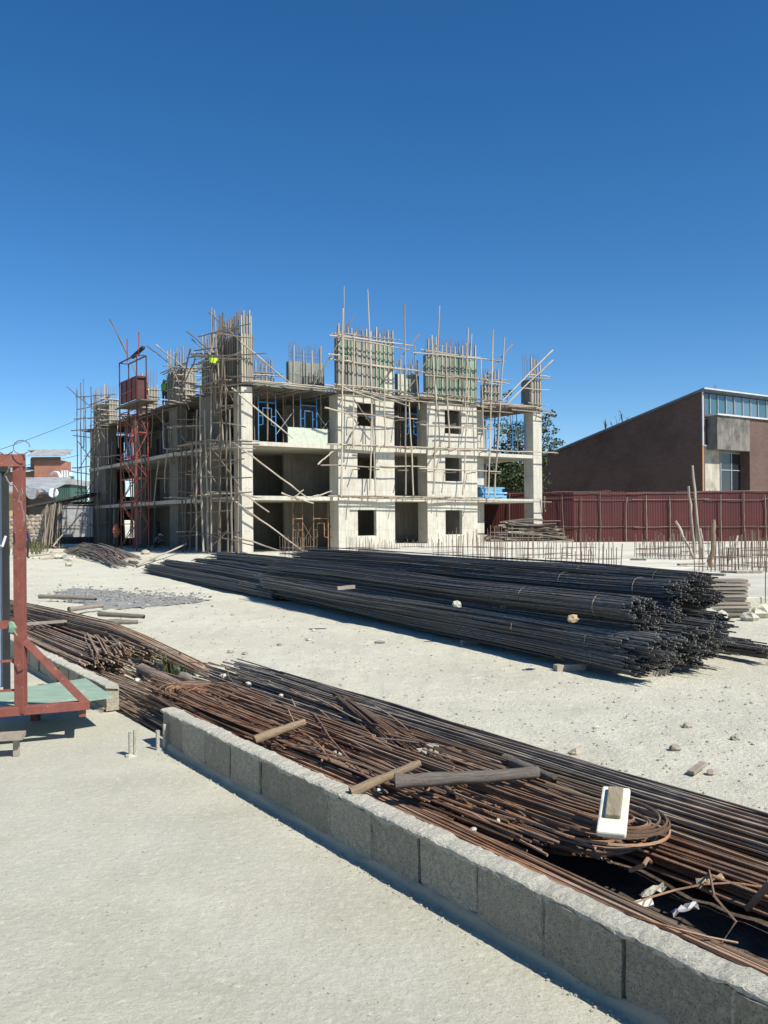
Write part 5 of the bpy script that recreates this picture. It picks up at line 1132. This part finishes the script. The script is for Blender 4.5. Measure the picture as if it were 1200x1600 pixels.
fbox(-10, 40, 772, 822, 80, 4).build('wall', 'yellow_wall', th_); slab_roof(-10, 63, 79, 86, 769, 748).build('roof', 'tin', th_); fbox(40.5, 68, 772, 822, 80.3, 3).build('wall', 'pole_dark', th_)
fbox(58, 67, 772, 778, 80.1, .1).build('red_board', 'brick_red', th_); slab_roof(57, 72, 78.8, 83, 769, 756).build('porch_roof', 'tin', th_)
gh = thing('green_building', W(90, 820, 90), 'green sheet clad workshop with a grey roof band', 'building')
fbox(64, 111, 757, 822, 90, 5).build('wall', 'green_wall', gh); fbox(60, 113, 748.5, 757, 89.8, 5.4).build('roof_band', 'tin', gh); fbox(66, 110, 757.2, 760, 89.9, .06).build('gutter_line', 'dark_thatch', gh)
for i in range(14): fbox(65+i*3.3, 65.8+i*3.3, 761, 820, 89.95, .04).build('cladding_rib', 'green_wall', gh)
dk = MB(); pts = [W(80, 741, 92), W(86, 738, 91), W(91, 739, 90), W(94, 744, 89.6), W(94, 751, 89.6)]; sm = []
for i in range(len(pts)-1):
    for k in range(3): sm.append(pts[i].lerp(pts[i+1], k/3))
tag(dk.tube(sm+[pts[-1]], .16, 10).build('exhaust_duct', 'white', smooth=True), 'white curved exhaust duct on the green workshop roof', 'duct')
tk = thing('water_tank', W(101, 750, 91), 'white square water tank on the green workshop roof', 'tank'); fbox(95.5, 108, 735, 750, 91, .9).build('body', 'white', tk)
for i in range(4): fbox(95.3+i*4, 95.9+i*4, 734.8, 750, 90.95, .04).build('cage_bar', 'frame_grey', tk)
fbox(109, 113.5, 744, 750, 91, .5).build('pump_box', 'green_wall', tk)
cu = bpy.data.curves.new('sign_text', 'FONT'); cu.body = 'TxE'; cu.size = .34; cu.extrude = .02; cu.align_x = 'CENTER'
tmp = bpy.data.objects.new('tmp_text', cu); COL.objects.link(tmp); bpy.context.view_layer.update()
me = bpy.data.meshes.new_from_object(tmp.evaluated_get(bpy.context.evaluated_depsgraph_get())); bpy.data.objects.remove(tmp)
so = bpy.data.objects.new('roof_letters', me); COL.objects.link(so); me.materials.clear(); me.materials.append(M['red_text']); so.rotation_euler = (R(90), 0, 0); so.location = W(100, 733.5, 91); tag(so, 'tiny red rooftop letters above the white water tank', 'sign')
ds = thing('satellite_dish', W(84, 782, 74), 'white satellite dish standing on the dark shed roof', 'dish'); mbx = MB(); c = W(83.5, 770, 74); nrm = V((.25, -1, .25)).normalized(); a_ = nrm.cross(up).normalized(); b_ = a_.cross(nrm)
mbx.v.append(c-nrm*.12)
for k in (1, 2, 3):
    for j in range(18): q = 2*math.pi*j/18; rr = .42*k/3; mbx.v.append(c+a_*rr*math.cos(q)+b_*rr*math.sin(q)-nrm*.12*(1-(k/3)**2))
for j in range(18):
    mbx.f.append((0, 1+j, 1+(j+1) % 18))
    for k in range(2): mbx.f.append((1+k*18+j, 1+(k+1)*18+j, 1+(k+1)*18+(j+1) % 18, 1+k*18+(j+1) % 18))
ob = mbx.build('reflector', 'white', ds, smooth=True); sm_ = ob.modifiers.new('thick', 'SOLIDIFY'); sm_.thickness = .02
MB().tube([c-nrm*.1, V((c.x, c.y+.2, W(84, 782, 74).z))], .03, 6).build('mast', 'frame_grey', ds); MB().tube([c, c+nrm*.45-b_*.15], .015, 5).build('feed_arm', 'frame_grey', ds)
d2 = tag(MB().tube([W(50, 771, 76), W(50.3, 771, 76.05)], .5, 16).build('satellite_dish', 'frame_grey'), 'grey weathered satellite dish in front of the ochre house', 'dish')
# dark shed with sloping roof, pale sheet wall and leaning poles
sh = thing('dark_shed', W(100, 838, 68), 'dark lean-to shed with a pale corrugated wall beside the building', 'shed')
a, b = W(42, 793, 66), W(158, 770, 71); MB().obox((a.x, a.y, a.z), V((b.x-a.x, b.y-a.y, b.z-a.z)), V((.4, 4, .25)), up*.14).build('roof', 'dark_thatch', sh)
fbox(72, 150, 784, 850, 72.5, .15).build('back_wall', 'dark_thatch', sh)
p0, p1 = W(97, 838, 66.5), W(146, 838, 68.0); d = p1-p0; d.z = 0; n = 26; mbx = MB(); zt2 = W(110, 791, 67).z; zb2 = W(110, 839, 67).z
for i in range(n+1):
    off = V((0, -.04 if i % 2 else 0, 0)); q = V((p0.x, p0.y, 0))+d*i/n+off; mbx.v += [q+up*zb2, q+up*zt2]
for i in range(n): mbx.f.append((2*i, 2*i+2, 2*i+3, 2*i+1))
mbx.build('corrugated_wall', 'tin', sh)
for q in (790, 822): MB().tube([W(97, q, 66.3), W(150, q-2, 67.8)], .03, 5).build('girt', 'pole_dark', sh)
lp = thing('leaning_poles', W(80, 855, 65), 'dense bunch of dark poles leaning against the shed', 'poles'); rng = random.Random(55)
for i in range(38):
    x = rng.uniform(67, 96); pole(W(x-2+rng.uniform(-3, 3), 856+rng.uniform(-6, 4), 64.5+rng.uniform(-.5, .5)), W(72+(x-67)*.85+rng.uniform(-2, 2), rng.uniform(785, 796), 66), .05, lp, 'pole', rng.choice(['pole_dark', 'pole_dark', 'dark_thatch']))
o = tag(pole(W(83, 854, 63), W(130, 798, 66), .05, None, 'timber_pole'), 'long pole slanting up in front of the pale shed wall', 'pole')
# rubble stone wall
sw = thing('stone_wall', W(40, 845, 66), 'rough rubble stone wall at the left edge of the yard', 'wall'); a, b = W(-40, 845, 66), W(74, 845, 66); zt3 = W(40, 804, 66).z
MB().obox((a.x, 66.0, GZ-.1), (b.x-a.x, 0, 0), (0, .4, 0), (0, 0, zt3-GZ)).build('mortar_core', 'stone', sw); rng = random.Random(56); z = GZ
while z < zt3-.15:
    h = rng.uniform(.22, .34); x = a.x
    while x < b.x-.1:
        w_ = rng.uniform(.25, .55); MB().rock((x+w_/2, 65.99, z+h/2), w_*.5, .07, h*.5, rng, 7, 4).build('stone', 'stone', sw); x += w_
    z += h
for i, (px, py, h, n_) in enumerate(((48, 858, .9, 60), (60, 862, .7, 60), (70, 856, .8, 50), (56, 868, .5, 40), (15, 868, .9, 30))): tuft('straggling green and dry weeds at the foot of the stone wall', Gp(px, py, GZ), h, n_, .7, 400+i, 'leaf_dry' if i % 2 else 'leaf', 'weeds by the stone wall', 'weed_clump')
rng = random.Random(57)
for i in range(16):
    p = Gp(rng.uniform(45, 250), rng.uniform(858, 884), GZ); s_ = rng.uniform(.1, .26); tag(MB().rock(p+V((0, 0, s_*.4)), s_*1.4, s_, s_*.7, rng, 7, 4).build('rubble_stone', rng.choice(['pale_stone', 'stone']), loc=p), 'pale rubble lump lying in front of the shaded left wing', 'stone', 'rubble before the left wing')
for i, (x0, y0, x1, y1) in enumerate(((60, 853, 84, 855), (45, 868, 100, 862), (110, 864, 148, 860), (62, 872, 120, 868))): tag(pole(Gp(x0, y0, .04), Gp(x1, y1, .06), .05, None, 'timber_log', 'pole'), 'pale pole lying on the ground before the leaning poles', 'log', 'poles before the shed')
# ================================================================== PEOPLE
def cloth_mat(name, legs, shirt, skin=(.10, .055, .035), zsplit=.9, zneck=1.45):
    m = bpy.data.materials.new(name); m.use_nodes = True; nt = m.node_tree; b = nt.nodes['Principled BSDF']; b.inputs['Roughness'].default_value = .85
    tc = nt.nodes.new('ShaderNodeTexCoord'); sx = nt.nodes.new('ShaderNodeSeparateXYZ'); nt.links.new(tc.outputs['Object'], sx.inputs[0])
    mr = nt.nodes.new('ShaderNodeMapRange'); mr.inputs[2].default_value = 2.0; nt.links.new(sx.outputs[2], mr.inputs[0])
    cr = nt.nodes.new('ShaderNodeValToRGB'); cr.color_ramp.interpolation = 'CONSTANT'; nt.links.new(mr.outputs[0], cr.inputs[0])
    e = cr.color_ramp.elements; e[0].color = (*legs, 1); e[1].position = zsplit/2; e[1].color = (*shirt, 1); k = e.new(zneck/2); k.color = (*skin, 1)
    nt.links.new(cr.outputs[0], b.inputs['Base Color']); return m
def person(label, loc, rotz, J, m, seed=0):
    # J: joint -> (x,y,z); one skinned body
    order = ['pelvis', 'belly', 'chest', 'neck', 'head', 'crown', 'shl', 'ell', 'hal', 'fil', 'shr', 'elr', 'har', 'fir', 'hil', 'knl', 'anl', 'tol', 'hir', 'knr', 'anr', 'tor']
    rad = dict(pelvis=.15, belly=.14, chest=.165, neck=.06, head=.095, crown=.08, shl=.075, shr=.075, ell=.05, elr=.05, hal=.038, har=.038, fil=.028, fir=.028, hil=.10, hir=.10, knl=.068, knr=.068, anl=.05, anr=.05, tol=.04, tor=.04)
    ed = [('pelvis', 'belly'), ('belly', 'chest'), ('chest', 'neck'), ('neck', 'head'), ('head', 'crown'), ('chest', 'shl'), ('shl', 'ell'), ('ell', 'hal'), ('hal', 'fil'), ('chest', 'shr'), ('shr', 'elr'), ('elr', 'har'), ('har', 'fir'),
          ('pelvis', 'hil'), ('hil', 'knl'), ('knl', 'anl'), ('anl', 'tol'), ('pelvis', 'hir'), ('hir', 'knr'), ('knr', 'anr'), ('anr', 'tor')]
    me = bpy.data.meshes.new('body'); me.from_pydata([J[k] for k in order], [(order.index(a), order.index(b)) for a, b in ed], []); o = bpy.data.objects.new('person', me); COL.objects.link(o)
    o.location = loc; o.rotation_euler = (0, 0, rotz); s_ = o.modifiers.new('skin', 'SKIN'); sk = me.skin_vertices[0] if me.skin_vertices else None
    if not me.skin_vertices:
        bpy.context.view_layer.objects.active = o; me.attributes
    sv = me.skin_vertices[0].data
    for i, k in enumerate(order): sv[i].radius = (rad[k], rad[k]*(.8 if k in ('pelvis', 'belly', 'chest') else 1))
    sv[0].use_root = True
    o.modifiers.new('sub', 'SUBSURF').levels = 2; o.modifiers['sub'].render_levels = 2; me.materials.append(m)
    return tag(o, label, 'person')
STAND = dict(pelvis=(0, 0, .95), belly=(0, 0, 1.12), chest=(0, 0, 1.33), neck=(0, 0, 1.50), head=(0, -.02, 1.62), crown=(0, -.01, 1.70), shl=(.19, 0, 1.42), ell=(.26, .02, 1.13), hal=(.27, -.06, .88), fil=(.27, -.08, .78), shr=(-.19, 0, 1.42), elr=(-.26, .02, 1.13), har=(-.27, -.06, .88), fir=(-.27, -.08, .78),
             hil=(.10, 0, .88), knl=(.11, -.02, .5), anl=(.12, .02, .09), tol=(.13, -.12, .04), hir=(-.10, 0, .88), knr=(-.11, -.06, .5), anr=(-.12, .0, .09), tor=(-.13, -.14, .04))
REACH = dict(STAND, ell=(.36, -.2, 1.25), hal=(.38, -.42, 1.38), fil=(.38, -.5, 1.42), elr=(-.36, -.2, 1.22), har=(-.34, -.42, 1.3), fir=(-.33, -.5, 1.33))
CROUCH = dict(pelvis=(0, .15, .38), belly=(0, .05, .52), chest=(0, -.12, .72), neck=(0, -.25, .84), head=(0, -.34, .92), crown=(0, -.38, .98), shl=(.19, -.14, .78), ell=(.24, -.36, .56), hal=(.12, -.55, .4), fil=(.08, -.62, .34), shr=(-.19, -.14, .78), elr=(-.24, -.36, .56), har=(-.12, -.55, .4), fir=(-.08, -.62, .34),
              hil=(.11, .12, .36), knl=(.18, -.30, .48), anl=(.15, -.02, .08), tol=(.17, -.16, .04), hir=(-.11, .12, .36), knr=(-.18, -.30, .48), anr=(-.15, -.02, .08), tor=(-.17, -.16, .04))
def add_skin_layer(me): pass
def hat(o, m, at, name='helmet'):
    mbx = MB(); c = V(at)
    for k in range(6):
        th = math.pi/2*k/5
        for j in range(12): q = 2*math.pi*j/12; mbx.v.append(c+V((.125*math.cos(th)*math.cos(q), .14*math.cos(th)*math.sin(q), .12*math.sin(th))))
    for k in range(5):
        for j in range(12): mbx.f.append((k*12+j, k*12+(j+1) % 12, (k+1)*12+(j+1) % 12, (k+1)*12+j))
    mbx.tube([c+V((.0, -.05, .0)), c+V((0, -.2, -.015))], .07, 8, r1=.05)
    h = bpy.data.objects.new(name, mbx.mesh(name, smooth=True)); COL.objects.link(h); h.data.materials.append(M[m]); h.parent = o
def vest(o, m, z0=.98, z1=1.47):
    mbx = MB()
    prof = [(z0, .235, .175), (z0+.15, .22, .165), (z1-.15, .25, .175), (z1-.05, .235, .15), (z1+.01, .13, .10)]
    for z, a, b in prof:
        for j in range(16): q = 2*math.pi*j/16; mbx.v.append(V((a*math.cos(q), b*math.sin(q), z)))
    for k in range(len(prof)-1):
        for j in range(16): mbx.f.append((k*16+j, k*16+(j+1) % 16, (k+1)*16+(j+1) % 16, (k+1)*16+j))
    h = bpy.data.objects.new('vest', mbx.mesh('vest', smooth=True)); COL.objects.link(h); h.data.materials.append(M[m]); h.parent = o
P = Gp(40, 873, GZ); o = person('person in dark purple jacket standing half hidden behind the red post', (P.x, P.y, GZ), R(160), STAND, cloth_mat('dark_clothes', (.02, .02, .025), (.07, .055, .09)))
P = Lp(334, 600, .95); o = person('worker in a bright lime vest up on the corner scaffold', (P.x, P.y, Z[3]+.37), R(200), REACH, cloth_mat('work_clothes', (.05, .05, .06), (.10, .10, .11))); vest(o, 'vest'); hat(o, 'frame_grey', (0, -.015, 1.64))
P = Lp(257, 630, .2); o = person('worker in a green vest on the roof deck beside the ringed column', (P.x, P.y, Z[3]+.2), R(150), REACH, cloth_mat('work_clothes_brown', (.06, .045, .035), (.10, .08, .06))); vest(o, 'vest_green'); hat(o, 'yellow_wall', (0, -.015, 1.64))
P = W(243, 850, 63.5); o = person('worker in a white helmet crouching in the shade of the left wing', (P.x, P.y, GZ), R(120), CROUCH, cloth_mat('shade_clothes', (.05, .05, .06), (.22, .22, .22), zsplit=.45, zneck=.84)); hat(o, 'white', (0, -.36, .94))
